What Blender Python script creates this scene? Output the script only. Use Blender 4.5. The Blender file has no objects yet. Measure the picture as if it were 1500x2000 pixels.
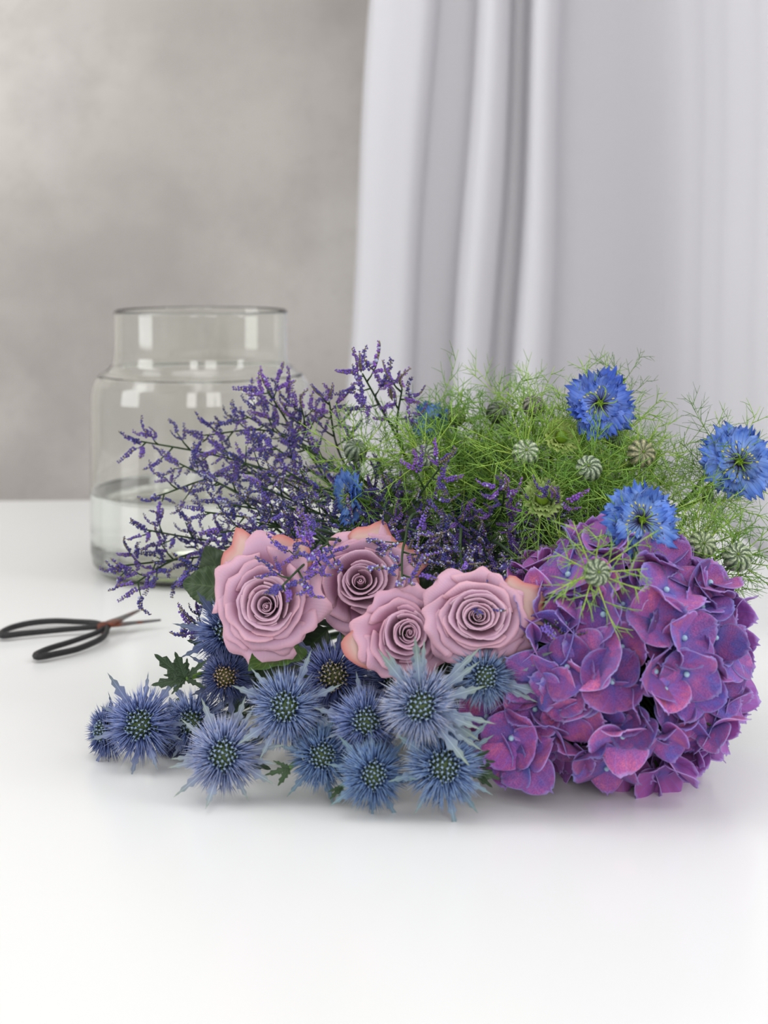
import bpy, math, random
from mathutils import Vector, Matrix, Quaternion, noise
V = Vector
PI = math.pi
sc = bpy.context.scene
COL = sc.collection

# ------------------------------------------------------------------ camera
H = 0.357                     # lens height above the table top (table top is z = 0)
F = 3000.0                    # focal length in pixels of a 1500 px wide frame
HOR = 480.0                   # pixel row of the horizon
cam_d = bpy.data.cameras.new('camera'); cam = bpy.data.objects.new('camera', cam_d); COL.objects.link(cam)
cam.location = (0, 0, H); cam.rotation_euler = (PI/2, 0, 0)
cam_d.sensor_fit = 'HORIZONTAL'; cam_d.sensor_width = 36; cam_d.lens = 36*F/1500
cam_d.shift_y = -(1000-HOR)/1500
cam_d.clip_start = 0.05; cam_d.clip_end = 60
cam_d.dof.use_dof = True; cam_d.dof.focus_distance = 1.08; cam_d.dof.aperture_fstop = 9.0
sc.camera = cam

# ------------------------------------------------------------------ light
W = bpy.data.worlds.new('world'); sc.world = W; W.use_nodes = True
nt = W.node_tree; nt.nodes.clear()
wo = nt.nodes.new('ShaderNodeOutputWorld'); bg = nt.nodes.new('ShaderNodeBackground')
bg.inputs[0].default_value = (0.97, 0.98, 1.0, 1); bg.inputs[1].default_value = 0.62
nt.links.new(bg.outputs[0], wo.inputs[0])
def area(name, loc, target, sx, sy, power, col=(1, 1, 1)):
    l = bpy.data.lights.new(name, 'AREA'); l.shape = 'RECTANGLE'; l.size = sx; l.size_y = sy; l.energy = power; l.color = col
    o = bpy.data.objects.new(name, l); COL.objects.link(o); o.location = loc
    o.rotation_euler = (V(target)-V(loc)).to_track_quat('-Z', 'Y').to_euler()
    return o
area('ceiling_softbox', (-0.2, 1.2, 2.3), (0.0, 1.35, 0.0), 1.4, 1.0, 13, (1, 0.995, 0.985))
area('window_light', (2.0, 0.7, 1.3), (0.0, 1.7, 0.3), 0.9, 2.4, 30, (0.98, 0.99, 1.0))
area('left_fill_light', (-2.3, 1.0, 1.2), (0.0, 2.2, 0.3), 1.0, 2.4, 32, (0.99, 0.995, 1.0))  # added fill for the back wall and jar reflections, not a real window
area('front_fill_light', (-0.4, -2.4, 1.6), (0.0, 2.2, 0.4), 0.7, 2.2, 24, (1.0, 0.995, 0.985))  # added frontal fill for wall and curtain, stands for no real window
area('front_fill_light', (1.2, -2.2, 1.6), (0.0, 2.2, 0.4), 1.1, 2.2, 34, (1.0, 0.995, 0.985))  # second added front fill, also mirrored as a strip in the jar neck
sc.view_settings.view_transform = 'Standard'; sc.view_settings.look = 'None'
sc.view_settings.gamma = 1; sc.view_settings.use_curve_mapping = False
sc.view_settings.exposure = -0.17

# ------------------------------------------------------------------ helpers
def P(px, py, Y):
    return V(((px-750)/F*Y, Y, H-(py-HOR)/F*Y))
def lin(c, a=1.0):
    r = []
    for x in c:
        x /= 255.0
        r.append(x/12.92 if x <= 0.04045 else ((x+0.055)/1.055)**2.4)
    return (r[0], r[1], r[2], a)
def frame(pos, z, roll=0.0, s=1.0, up=V((0, 0, 1))):
    z = V(z).normalized()
    x = up.cross(z)
    if x.length < 1e-4: x = V((1, 0, 0))
    x.normalize(); y = z.cross(x)
    m = Matrix((x, y, z)).transposed().to_4x4()
    return Matrix.Translation(pos) @ m @ Matrix.Rotation(roll, 4, 'Z') @ Matrix.Scale(s, 4)

class MB:
    def __init__(s): s.v = []; s.f = []; s.uv = []; s.m = []
    def add(s, vs, fs, uvs, mi=0):
        o = len(s.v); s.v += [tuple(v) for v in vs]; s.uv += uvs
        s.f += [tuple(i+o for i in f) for f in fs]; s.m += [mi]*len(fs)
    def grid(s, fn, nu, nv, th=0.0, mi=0):
        n = (nu+1)*(nv+1); vs = []; uv = []
        for j in range(nv+1):
            for i in range(nu+1):
                vs.append(V(fn(-1+2*i/nu, j/nv))); uv.append((i/nu, j/nv))
        idx = lambda i, j: j*(nu+1)+i
        fs = [(idx(i, j), idx(i+1, j), idx(i+1, j+1), idx(i, j+1)) for j in range(nv) for i in range(nu)]
        if th > 0:
            back = []
            for j in range(nv+1):
                for i in range(nu+1):
                    a = vs[idx(min(i+1, nu), j)]-vs[idx(max(i-1, 0), j)]
                    b = vs[idx(i, min(j+1, nv))]-vs[idx(i, max(j-1, 0))]
                    q = a.cross(b)
                    q = q.normalized() if q.length > 1e-12 else V((0, 0, 1))
                    back.append(vs[idx(i, j)]-q*th)
            fs2 = [tuple(k+n for k in reversed(f)) for f in fs]
            rim = [idx(i, 0) for i in range(nu+1)]+[idx(nu, j) for j in range(1, nv+1)]+[idx(i, nv) for i in range(nu-1, -1, -1)]+[idx(0, j) for j in range(nv-1, 0, -1)]
            fr = []
            for k in range(len(rim)):
                a, b = rim[k], rim[(k+1) % len(rim)]
                fr.append((b, a, a+n, b+n))
            vs = vs+back; uv = uv+uv; fs = fs+fs2+fr
        s.add(vs, fs, uv, mi); return s
    def tube(s, pts, rad, n=5, mi=0, flat=1.0, v0=0.0, v1=1.0):
        pts = [V(p) for p in pts]; vs = []; uv = []
        nrm = None; L = len(pts)
        for k, p in enumerate(pts):
            t = (pts[min(k+1, L-1)]-pts[max(k-1, 0)])
            t = t.normalized() if t.length > 1e-9 else V((0, 0, 1))
            if nrm is None:
                nrm = t.orthogonal().normalized()
            else:
                nrm = nrm-t*nrm.dot(t)
                nrm = nrm.normalized() if nrm.length > 1e-6 else t.orthogonal().normalized()
            b = t.cross(nrm)
            r = rad[k] if hasattr(rad, '__len__') else rad
            for i in range(n):
                a = 2*PI*i/n
                vs.append(p+nrm*(math.cos(a)*r)+b*(math.sin(a)*r*flat)); uv.append((i/n, v0+(v1-v0)*k/(L-1)))
        fs = [(k*n+i, k*n+(i+1) % n, (k+1)*n+(i+1) % n, (k+1)*n+i) for k in range(L-1) for i in range(n)]
        fs.append(tuple(range(n-1, -1, -1))); fs.append(tuple((L-1)*n+i for i in range(n)))
        s.add(vs, fs, uv, mi); return s
    def spike(s, a, b, r, mi=0, n=3, mid=0.35, bend=None):
        # slender needle a -> b with a belly
        a = V(a); b = V(b); m = a.lerp(b, mid)
        if bend is not None: m = m+bend
        d = (b-a).normalized(); x = d.orthogonal().normalized(); y = d.cross(x)
        vs = []; uv = []
        for c, rr, t in ((a, r*0.75, 0), (m, r, mid)):
            for i in range(n):
                an = 2*PI*i/n
                vs.append(c+x*(math.cos(an)*rr)+y*(math.sin(an)*rr)); uv.append((i/n, t))
        vs.append(b); uv.append((0.5, 1))
        fs = [(i, (i+1) % n, n+(i+1) % n, n+i) for i in range(n)]+[(n+i, n+(i+1) % n, 2*n) for i in range(n)]
        s.add(vs, fs, uv, mi); return s
    def ball(s, c, r, seg=8, rg=6, mi=0, M=None):
        c = V(c); r = r if hasattr(r, '__len__') else (r, r, r)
        vs = []; uv = []
        for j in range(rg+1):
            ph = PI*j/rg
            for i in range(seg):
                th = 2*PI*i/seg
                q = V((r[0]*math.sin(ph)*math.cos(th), r[1]*math.sin(ph)*math.sin(th), r[2]*math.cos(ph)))
                if M is not None: q = M @ q
                vs.append(c+q); uv.append((i/seg, 1-j/rg))
        fs = [(j*seg+i, (j+1)*seg+i, (j+1)*seg+(i+1) % seg, j*seg+(i+1) % seg) for j in range(rg) for i in range(seg)]
        s.add(vs, fs, uv, mi); return s
    def merge(s, o, M, mi=None):
        off = len(s.v); s.v += [tuple(M @ V(v)) for v in o.v]; s.uv += o.uv
        s.f += [tuple(i+off for i in f) for f in o.f]; s.m += (o.m if mi is None else [mi]*len(o.m))
    def build(s, name, mats, smooth=True):
        me = bpy.data.meshes.new(name); me.from_pydata(s.v, [], s.f)
        ul = me.uv_layers.new(name='UVMap'); li = [0]*len(me.loops); me.loops.foreach_get('vertex_index', li)
        fl = []
        for i in li: fl += s.uv[i]
        ul.data.foreach_set('uv', fl)
        for m in (mats if isinstance(mats, (list, tuple)) else [mats]): me.materials.append(m)
        me.polygons.foreach_set('material_index', s.m)
        me.polygons.foreach_set('use_smooth', [smooth]*len(me.polygons))
        me.update(); return me

def mesh_obj(name, me, parent=None, M=None, color=None, kind=None, label=None):
    o = bpy.data.objects.new(name, me); COL.objects.link(o)
    if parent: o.parent = parent
    if M is not None: o.matrix_basis = M
    if color: o.color = color
    if kind: o['kind'] = kind
    if label: o['label'] = label
    return o
def tag(o, label, cat, group=None):
    o['label'] = label; o['category'] = cat
    if group: o['group'] = group
    return o
class Thing:
    """an Empty at the base; parts are given in world coordinates"""
    def __init__(s, name, label, cat, base, group=None):
        s.e = bpy.data.objects.new(name, None); COL.objects.link(s.e); s.e.location = base; s.e.empty_display_size = 0.01
        s.b = V(base); s.T = Matrix.Translation(-s.b); tag(s.e, label, cat, group)
    def part(s, name, me, M=None, color=None, kind=None, label=None):
        return mesh_obj(name, me, s.e, s.T @ (M if M is not None else Matrix.Identity(4)), color, kind, label)

# ------------------------------------------------------------------ node materials
class N:
    def __init__(s, name, rough=0.6, **kw):
        s.m = bpy.data.materials.new(name); s.m.use_nodes = True; s.t = s.m.node_tree; s.n = s.t.nodes
        s.b = s.n['Principled BSDF']; s.out = s.n['Material Output']
        s.b.inputs['Roughness'].default_value = rough
        for k, v in kw.items(): s.b.inputs[k.replace('_', ' ')].default_value = v
    def node(s, ty, **kw):
        x = s.n.new(ty)
        for k, v in kw.items(): setattr(x, k, v)
        return x
    def link(s, a, b): s.t.links.new(a, b)
    def val(s, sock, x):
        if hasattr(x, 'links') or hasattr(x, 'is_linked'): s.link(x, sock)
        else: sock.default_value = x
    def math(s, op, a, b=0.0, c=None, clamp=False):
        x = s.node('ShaderNodeMath', operation=op, use_clamp=clamp); s.val(x.inputs[0], a); s.val(x.inputs[1], b)
        if c is not None: s.val(x.inputs[2], c)
        return x.outputs[0]
    def mix(s, f, a, b, bt='MIX'):
        x = s.node('ShaderNodeMix', data_type='RGBA', blend_type=bt); s.val(x.inputs[0], f); s.val(x.inputs[6], a); s.val(x.inputs[7], b)
        return x.outputs[2]
    def uv(s):
        x = s.node('ShaderNodeTexCoord'); y = s.node('ShaderNodeSeparateXYZ'); s.link(x.outputs['UV'], y.inputs[0])
        return y.outputs[0], y.outputs[1]
    def ramp(s, f, stops):
        x = s.node('ShaderNodeValToRGB'); s.val(x.inputs[0], f); e = x.color_ramp.elements
        e[0].position, e[0].color = stops[0]; e[1].position, e[1].color = stops[1]
        for p, c in stops[2:]:
            q = e.new(p); q.color = c
        return x.outputs[0]
    def noise(s, scale, detail=3, coord='Object', vec=None, rough=0.5, mapscale=None):
        x = s.node('ShaderNodeTexNoise'); x.inputs['Scale'].default_value = scale; x.inputs['Detail'].default_value = detail
        x.inputs['Roughness'].default_value = rough
        if vec is None: vec = s.node('ShaderNodeTexCoord').outputs[coord]
        if mapscale:
            mp = s.node('ShaderNodeMapping'); mp.inputs['Scale'].default_value = mapscale; s.link(vec, mp.inputs[0]); vec = mp.outputs[0]
        s.link(vec, x.inputs['Vector']); return x.outputs[0]
    def tint(s, c):
        oi = s.node('ShaderNodeObjectInfo'); return s.mix(1.0, c, oi.outputs['Color'], 'MULTIPLY')
    def rnd(s): return s.node('ShaderNodeObjectInfo').outputs['Random']
    def hsv(s, c, h=0.5, sa=1.0, v=1.0):
        x = s.node('ShaderNodeHueSaturation'); s.val(x.inputs[0], h); s.val(x.inputs[1], sa); s.val(x.inputs[2], v); s.val(x.inputs[4], c)
        return x.outputs[0]
    def bump(s, h, st=0.3, d=0.001):
        x = s.node('ShaderNodeBump'); x.inputs['Strength'].default_value = st; x.inputs['Distance'].default_value = d
        s.link(h, x.inputs['Height']); s.link(x.outputs[0], s.b.inputs['Normal']); return x.outputs[0]
    def color(s, c): s.val(s.b.inputs['Base Color'], c); s.c = c
    def translucent(s, f, c=None):
        t = s.node('ShaderNodeBsdfTranslucent'); s.val(t.inputs[0], c if c is not None else s.c)
        mx = s.node('ShaderNodeMixShader'); mx.inputs[0].default_value = f
        s.link(s.b.outputs[0], mx.inputs[1]); s.link(t.outputs[0], mx.inputs[2]); s.link(mx.outputs[0], s.out.inputs[0])
        return s

M = {}
# table: white satin laminate
n = N('white_satin_laminate', 0.22); n.color(lin((240, 240, 238))); n.bump(n.noise(9, 2), 0.02, 0.001); M['table'] = n.m
n = N('table_leg_paint', 0.4); n.color(lin((225, 225, 222))); M['leg'] = n.m
n = N('grey_floor', 0.6); n.color(n.mix(n.noise(3, 4), lin((150, 147, 143)), lin((170, 167, 162)))); M['floor'] = n.m
# wall: mottled concrete
n = N('mottled_concrete', 0.85)
a = n.noise(0.9, 3, mapscale=(1, 1, 0.8)); b = n.noise(4.5, 6, rough=0.6); c = n.noise(55, 3); d = n.noise(1.9, 3, mapscale=(1.6, 1, 0.6))
c1 = n.ramp(a, [(0.38, lin((178, 172, 167))), (0.60, lin((212, 206, 200)))])
c2 = n.mix(n.math('MULTIPLY', n.ramp(b, [(0.40, (1, 1, 1, 1)), (0.57, (0, 0, 0, 1))]), 0.38), c1, lin((156, 150, 145)))
c3 = n.mix(n.math('MULTIPLY', n.ramp(d, [(0.52, (0, 0, 0, 1)), (0.66, (1, 1, 1, 1))]), 0.35), c2, lin((218, 215, 210)))
n.color(n.mix(n.math('MULTIPLY', n.ramp(c, [(0.55, (0, 0, 0, 1)), (0.72, (1, 1, 1, 1))]), 0.1), c3, lin((140, 136, 132)))); n.bump(b, 0.2, 0.004); M['wall'] = n.m
# curtain
n = N('white_curtain_cloth', 0.9); w = n.noise(900, 1, mapscale=(1, 1, 1)); n.color(n.mix(w, lin((232, 231, 234)), lin((242, 241, 244)))); n.bump(n.noise(6, 3, mapscale=(1, 1, 0.3)), 0.15, 0.01); n.translucent(0.38); M['curtain'] = n.m
# glass + water
n = N('clear_glass', 0.0, Transmission_Weight=1.0, IOR=1.47); n.color((0.985, 0.995, 0.975, 1)); va = n.node('ShaderNodeVolumeAbsorption'); va.inputs[0].default_value = (0.75, 0.86, 0.45, 1); va.inputs[1].default_value = 8.0; n.link(va.outputs[0], n.out.inputs['Volume']); M['glass'] = n.m
n = N('still_water', 0.0, Transmission_Weight=1.0, IOR=1.33); n.color((0.99, 1, 0.995, 1)); M['water'] = n.m
# scissors
n = N('black_forged_steel', 0.5, Metallic=0.3); n.color(n.mix(n.noise(300, 3), lin((22, 22, 23)), lin((48, 47, 47)))); M['black_steel'] = n.m
n = N('blade_steel_with_rust', 0.4, Metallic=0.55); n.color(n.mix(n.ramp(n.noise(60, 4), [(0.45, (0, 0, 0, 1)), (0.6, (1, 1, 1, 1))]), lin((100, 98, 98)), lin((122, 66, 46)))); M['blade'] = n.m
n = N('rusty_rivet', 0.6, Metallic=0.3); n.color(n.mix(n.noise(200, 3), lin((120, 60, 40)), lin((84, 52, 42)))); M['rivet'] = n.m
# rose petals: dusty lilac, rosier rims
def rose_mat(name, rim_amt, rimc):
    n = N(name, 0.62, Sheen_Weight=0.15)
    s, t = n.uv()
    edge = n.math('ABSOLUTE', n.math('MULTIPLY_ADD', s, 2.0, -1.0)); e = n.math('MAXIMUM', edge, t)
    base = n.ramp(t, [(0.0, lin((164, 150, 110))), (0.12, lin((136, 84, 108))), (0.5, lin((168, 106, 140))), (0.92, lin((214, 174, 198)))])  # deeper lower petal: own colour plus shade between petals put into the ramp
    rim = n.ramp(e, [(0.86, (0, 0, 0, 1)), (1.0, (1, 1, 1, 1))])
    c = n.mix(n.math('MULTIPLY', rim, rim_amt), base, rimc)
    c = n.mix(n.math('MULTIPLY', n.noise(3, 4), 0.28), c, lin((228, 190, 208)))
    c = n.hsv(c, n.math('MULTIPLY_ADD', n.rnd(), 0.02, 0.49), 1.0, n.math('MULTIPLY_ADD', n.rnd(), 0.12, 0.96))
    n.color(n.tint(c)); ve = n.node('ShaderNodeTexWave'); ve.inputs['Scale'].default_value = 9; ve.inputs['Distortion'].default_value = 3
    n.link(n.node('ShaderNodeTexCoord').outputs['UV'], ve.inputs[0]); n.bump(ve.outputs[1], 0.12, 0.0006)
    return n.translucent(0.12).m
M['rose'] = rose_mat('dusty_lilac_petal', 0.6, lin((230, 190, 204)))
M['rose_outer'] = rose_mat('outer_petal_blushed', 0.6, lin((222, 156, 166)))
n = N('peach_green_guard_petal', 0.6); s, t = n.uv(); e = n.math('MAXIMUM', n.math('ABSOLUTE', n.math('MULTIPLY_ADD', s, 2.0, -1.0)), t)
c = n.ramp(t, [(0.0, lin((170, 175, 120))), (0.4, lin((212, 196, 160))), (0.8, lin((230, 200, 188)))])
c = n.mix(n.math('MULTIPLY', n.noise(3, 4), 0.5), c, lin((224, 176, 176)))
n.color(n.mix(n.ramp(e, [(0.88, (0, 0, 0, 1)), (1.0, (1, 1, 1, 1))]), c, lin((216, 128, 122)))); n.translucent(0.25); M['rose_guard'] = n.m
# leaves
def leaf_mat(name, c0, c1, vein, tr=0.15, rough=0.5):
    n = N(name, rough); s, t = n.uv()
    mid = n.math('ABSOLUTE', n.math('MULTIPLY_ADD', s, 2.0, -1.0))
    wv = n.math('PINGPONG', n.math('ADD', n.math('MULTIPLY', t, 9.0), n.math('MULTIPLY', mid, -2.2)), 0.5)
    ln = n.ramp(wv, [(0.0, (1, 1, 1, 1)), (0.09, (0, 0, 0, 1))]); ml = n.ramp(mid, [(0.0, (1, 1, 1, 1)), (0.08, (0, 0, 0, 1))])
    c = n.mix(n.noise(120, 3), c0, c1); c = n.mix(n.math('MULTIPLY', n.math('MAXIMUM', ln, ml), 0.55), c, vein)
    n.color(n.tint(c)); n.bump(wv, 0.3, 0.0008); return n.translucent(tr).m
M['rose_leaf'] = leaf_mat('rose_leaf_green', lin((34, 62, 24)), lin((62, 92, 36)), lin((96, 122, 66)))
M['spiny_leaf'] = leaf_mat('spiny_leaf_dark_green', lin((34, 52, 34)), lin((66, 88, 62)), lin((120, 140, 112)))
n = N('green_stem', 0.55); n.color(n.tint(n.mix(n.noise(80, 2), lin((70, 104, 34)), lin((110, 144, 52))))); M['stem'] = n.m
n = N('dark_stem', 0.55); n.color(n.mix(n.noise(80, 2), lin((28, 48, 24)), lin((52, 80, 36)))); M['dark_stem'] = n.m
# hydrangea sepals
n = N('hydrangea_sepal', 0.55, Sheen_Weight=0.1); s, t = n.uv()
x2 = n.math('MULTIPLY_ADD', s, 2.0, -1.0); e = n.math('MAXIMUM', n.math('ABSOLUTE', x2), t)
oi = n.node('ShaderNodeObjectInfo'); vm = n.node('ShaderNodeVectorMath', operation='ADD'); tc = n.node('ShaderNodeTexCoord')
n.link(tc.outputs['Object'], vm.inputs[0]); cx = n.node('ShaderNodeCombineXYZ'); n.link(n.math('MULTIPLY', oi.outputs['Random'], 7.0), cx.inputs[0]); n.link(cx.outputs[0], vm.inputs[1])
big = n.noise(1.9, 3, vec=vm.outputs[0]); fine = n.noise(26, 4, vec=vm.outputs[0])
c = n.ramp(big, [(0.30, lin((116, 98, 182))), (0.43, lin((146, 90, 166))), (0.56, lin((168, 88, 156))), (0.72, lin((194, 104, 156)))])
c = n.mix(n.ramp(fine, [(0.42, (0, 0, 0, 1)), (0.62, (0.5, 0.5, 0.5, 1))]), c, lin((84, 52, 140)))
ang = n.math('MULTIPLY', x2, n.math('SUBTRACT', 1.25, t)); wv = n.math('PINGPONG', n.math('MULTIPLY', ang, 3.6), 0.5)
ve = n.ramp(wv, [(0.0, (1, 1, 1, 1)), (0.10, (0, 0, 0, 1))])
c = n.mix(n.math('MULTIPLY', ve, 0.30), c, lin((110, 120, 200)))
c = n.mix(n.ramp(t, [(0.02, (0.85, 0.85, 0.85, 1)), (0.35, (0, 0, 0, 1))]), c, lin((86, 92, 176)))
c = n.mix(n.ramp(e, [(0.9, (0, 0, 0, 1)), (1.0, (0.75, 0.75, 0.75, 1))]), c, lin((160, 150, 214)))
c = n.hsv(c, n.math('MULTIPLY_ADD', n.rnd(), 0.05, 0.475), 1.0, n.math('MULTIPLY_ADD', n.rnd(), 0.3, 0.95))
n.color(n.tint(c)); n.bump(fine, 0.35, 0.03); n.translucent(0.2); M['sepal'] = n.m
n = N('pale_blue_bead', 0.5); n.color(lin((164, 196, 214))); M['bead'] = n.m
# sea holly
n = N('sea_holly_spine', 0.5); s, t = n.uv()
n.color(n.tint(n.ramp(t, [(0.0, lin((20, 32, 44))), (0.3, lin((50, 68, 114))), (0.7, lin((126, 144, 190))), (1.0, lin((206, 210, 224)))]))); M['spine'] = n.m
n = N('sea_holly_bract', 0.5); s, t = n.uv(); mid = n.math('ABSOLUTE', n.math('MULTIPLY_ADD', s, 2.0, -1.0))
c = n.ramp(t, [(0.0, lin((84, 96, 140))), (0.5, lin((120, 130, 158))), (1.0, lin((120, 132, 116)))])
n.color(n.tint(n.mix(n.ramp(mid, [(0.0, (0.6, 0.6, 0.6, 1)), (0.3, (0, 0, 0, 1))]), c, lin((176, 188, 206))))); M['bract'] = n.m
n = N('sea_holly_cone_green', 0.6); n.color(n.tint(n.mix(n.noise(5, 2), lin((20, 36, 30)), lin((84, 112, 52))))); M['cone'] = n.m
n = N('sea_holly_floret_tip', 0.5); n.color(n.tint(lin((150, 172, 200)))); M['floret'] = n.m
# nigella
n = N('nigella_petal_blue', 0.55); s, t = n.uv(); x2 = n.math('MULTIPLY_ADD', s, 2.0, -1.0)
wv = n.math('PINGPONG', n.math('MULTIPLY', x2, n.math('SUBTRACT', 4.2, n.math('MULTIPLY', t, 1.2))), 0.5)
c = n.ramp(t, [(0.0, lin((34, 26, 62))), (0.16, lin((92, 96, 168))), (0.4, lin((140, 172, 230))), (0.8, lin((88, 132, 214))), (1.0, lin((62, 98, 188)))])
c = n.mix(n.ramp(wv, [(0.0, (0.45, 0.45, 0.45, 1)), (0.14, (0, 0, 0, 1))]), c, lin((40, 56, 138)))
c = n.mix(n.math('MULTIPLY', n.ramp(n.noise(3.2, 3), [(0.45, (0, 0, 0, 1)), (0.7, (1, 1, 1, 1))]), 0.5), c, lin((168, 196, 242)))
n.color(n.tint(n.hsv(c, 0.5, 1.0, n.math('MULTIPLY_ADD', n.rnd(), 0.3, 0.85)))); n.bump(wv, 0.4, 0.0006); n.translucent(0.25); M['nigella'] = n.m
n = N('dark_purple_filament', 0.5); n.color(lin((40, 28, 62))); M['filament'] = n.m
n = N('anther_yellow', 0.6); n.color(lin((208, 196, 92))); M['anther'] = n.m
n = N('pistil_green', 0.45); n.color(lin((118, 150, 32))); M['pistil'] = n.m
n = N('thread_foliage', 0.5); s, t = n.uv(); n.color(n.tint(n.ramp(t, [(0.0, lin((186, 214, 96))), (0.4, lin((150, 194, 80))), (1.0, lin((104, 150, 66)))]))); n.translucent(0.15); M['thread'] = n.m
n = N('striped_bud_petal', 0.5); s, t = n.uv(); mid = n.math('ABSOLUTE', n.math('ADD', n.math('MULTIPLY_ADD', s, 2.0, -1.0), n.math('MULTIPLY_ADD', n.noise(4, 3), 1.6, -0.8)))
n.color(n.tint(n.mix(n.math('MULTIPLY', n.ramp(n.noise(3.5, 4), [(0.4, (0, 0, 0, 1)), (0.65, (1, 1, 1, 1))]), 0.75), n.ramp(mid, [(0.0, lin((110, 128, 84))), (0.14, lin((206, 212, 190))), (0.3, lin((150, 164, 138))), (0.55, lin((84, 98, 80))), (1.0, lin((60, 70, 64)))]), lin((104, 120, 92))))); M['bud'] = n.m
# sea lavender
n = N('lavender_floret_purple', 0.55); s, t = n.uv()
n.color(n.tint(n.hsv(n.mix(n.noise(9, 2), lin((62, 54, 132)), lin((124, 100, 188))), n.math('MULTIPLY_ADD', n.rnd(), 0.05, 0.475), 1.0, n.math('MULTIPLY_ADD', n.rnd(), 0.6, 0.6)))); M['lav'] = n.m
n = N('papery_calyx', 0.7); n.color(n.mix(n.noise(9, 2), lin((86, 66, 66)), lin((160, 148, 122)))); M['calyx'] = n.m
n = N('pale_floret', 0.6); n.color(lin((176, 180, 214))); M['pale'] = n.m

# ================================================================== SETTING
def struct(name, mb, mat):
    o = mesh_obj(name, mb.build(name, mat, False)); o['kind'] = 'structure'; return o
def prism(mb, poly, z0, z1, mi=0):
    k = len(poly); vs = [(x, y, z0) for x, y in poly]+[(x, y, z1) for x, y in poly]
    fs = [tuple(range(k-1, -1, -1)), tuple(range(k, 2*k))]+[(i, (i+1) % k, k+(i+1) % k, k+i) for i in range(k)]
    mb.add(vs, fs, [(0, 0)]*len(vs), mi); return mb
FZ = -0.74
struct('floor', prism(MB(), [(-3, -1.5), (3, -1.5), (3, 3), (-3, 3)], FZ-0.05, FZ), M['floor'])
struct('wall_back', prism(MB(), [(-3, 2.62), (3, 2.78), (3, 2.93), (-3, 2.77)], FZ, 2.0), M['wall'])

# table
TB = Thing('table', 'large white satin table that everything is standing or lying on', 'table', (-0.4, 1.2, FZ))
TOP = [(-1.3, 0.32), (0.44, 0.32), (0.44, 2.205), (-1.3, 2.11)]
me = prism(MB(), TOP, -0.028, 0.0).build('tabletop', M['table'], False)
o = TB.part('tabletop', me); bv = o.modifiers.new('soft_edge', 'BEVEL'); bv.width = 0.003; bv.segments = 3
for (x, y) in ((-1.22, 0.42), (0.36, 0.42), (0.36, 2.08), (-1.22, 2.02)):
    me = prism(MB(), [(x-.03, y-.03), (x+.03, y-.03), (x+.03, y+.03), (x-.03, y+.03)], FZ, -0.028).build('leg', M['leg'], False); TB.part('leg', me)

# curtain
def catmull(pts, k):
    out = []
    for i in range(len(pts)-1):
        p0 = pts[max(i-1, 0)]; p1 = pts[i]; p2 = pts[i+1]; p3 = pts[min(i+2, len(pts)-1)]
        for j in range(k):
            t = j/k
            out.append(0.5*((2*p1)+(p2-p0)*t+(2*p0-5*p1+4*p2-p3)*t*t+(3*p1-p0-3*p2+p3)*t**3))
    out.append(pts[-1]); return out
fold = [(702, 2.42), (697, 2.34), (704, 2.285), (730, 2.27), (770, 2.268), (806, 2.272), (824, 2.30), (824, 2.33), (832, 2.352), (858, 2.358), (885, 2.352), (900, 2.335), (908, 2.30), (926, 2.275), (950, 2.275),
        (972, 2.295), (978, 2.325), (986, 2.352), (998, 2.358), (1010, 2.345), (1018, 2.31), (1032, 2.28), (1058, 2.275), (1080, 2.29), (1090, 2.325), (1104, 2.35), (1130, 2.362), (1175, 2.368), (1220, 2.375), (1265, 2.38), (1310, 2.375), (1345, 2.33), (1366, 2.27)]
path = [V(((px-750)/F*Y, Y, 0)) for px, Y in fold]
path += [V(p+(0,)) for p in ((0.458, 2.2), (0.462, 2.12), (0.454, 2.03), (0.463, 1.94), (0.455, 1.85), (0.466, 1.76), (0.470, 1.66), (0.492, 1.58), (0.50, 1.48), (0.53, 1.40), (0.55, 1.3))]
path = catmull(path, 5)
def curtain_fn(s, t):
    k = (s+1)/2*(len(path)-1); i = min(int(k), len(path)-2); p = path[i].lerp(path[i+1], k-i)
    z = FZ+0.02+t*(1.75-FZ-0.02)
    lean = max(0.0, 1-max(0.0, (p.x-0.15)/0.3))
    x = p.x+(z-0.40)*0.062*min(1, lean)+0.003*math.sin(z*9+p.x*20); y = p.y+0.006*math.sin(z*5+p.x*14)
    return V((x, y, z))
mb = MB().grid(curtain_fn, len(path)-1, 26, 0.0012)
cu = mesh_obj('curtain', mb.build('curtain', M['curtain'])); tag(cu, 'long white curtain hanging in soft vertical folds behind the table', 'curtain')

# ================================================================== GLASS JAR + WATER
JX, JY = -0.2025, 1.70
def revolve(mb, prof, n=96, mi=0):
    fine = [prof[0]]
    for (r0, z0), (r1, z1) in zip(prof, prof[1:]):
        d = math.hypot(r1-r0, z1-z0)
        ts = [1.0] if d < 0.008 else [min(0.4, 0.0015/d), min(0.45, 0.004/d), 0.5, 1-min(0.45, 0.004/d), 1-min(0.4, 0.0015/d), 1.0]
        fine += [(r0+(r1-r0)*t, z0+(z1-z0)*t) for t in ts]
    prof = fine
    k = len(prof); vs = []; uv = []
    for i in range(n):
        a = 2*PI*i/n
        for j, (r, z) in enumerate(prof): vs.append((r*math.cos(a), r*math.sin(a), z)); uv.append((i/n, j/k))
    fs = [(i*k+j, ((i+1) % n)*k+j, ((i+1) % n)*k+(j+1), i*k+j+1) for i in range(n) for j in range(k-1)]
    mb.add(vs, fs, uv, mi); return mb
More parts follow.
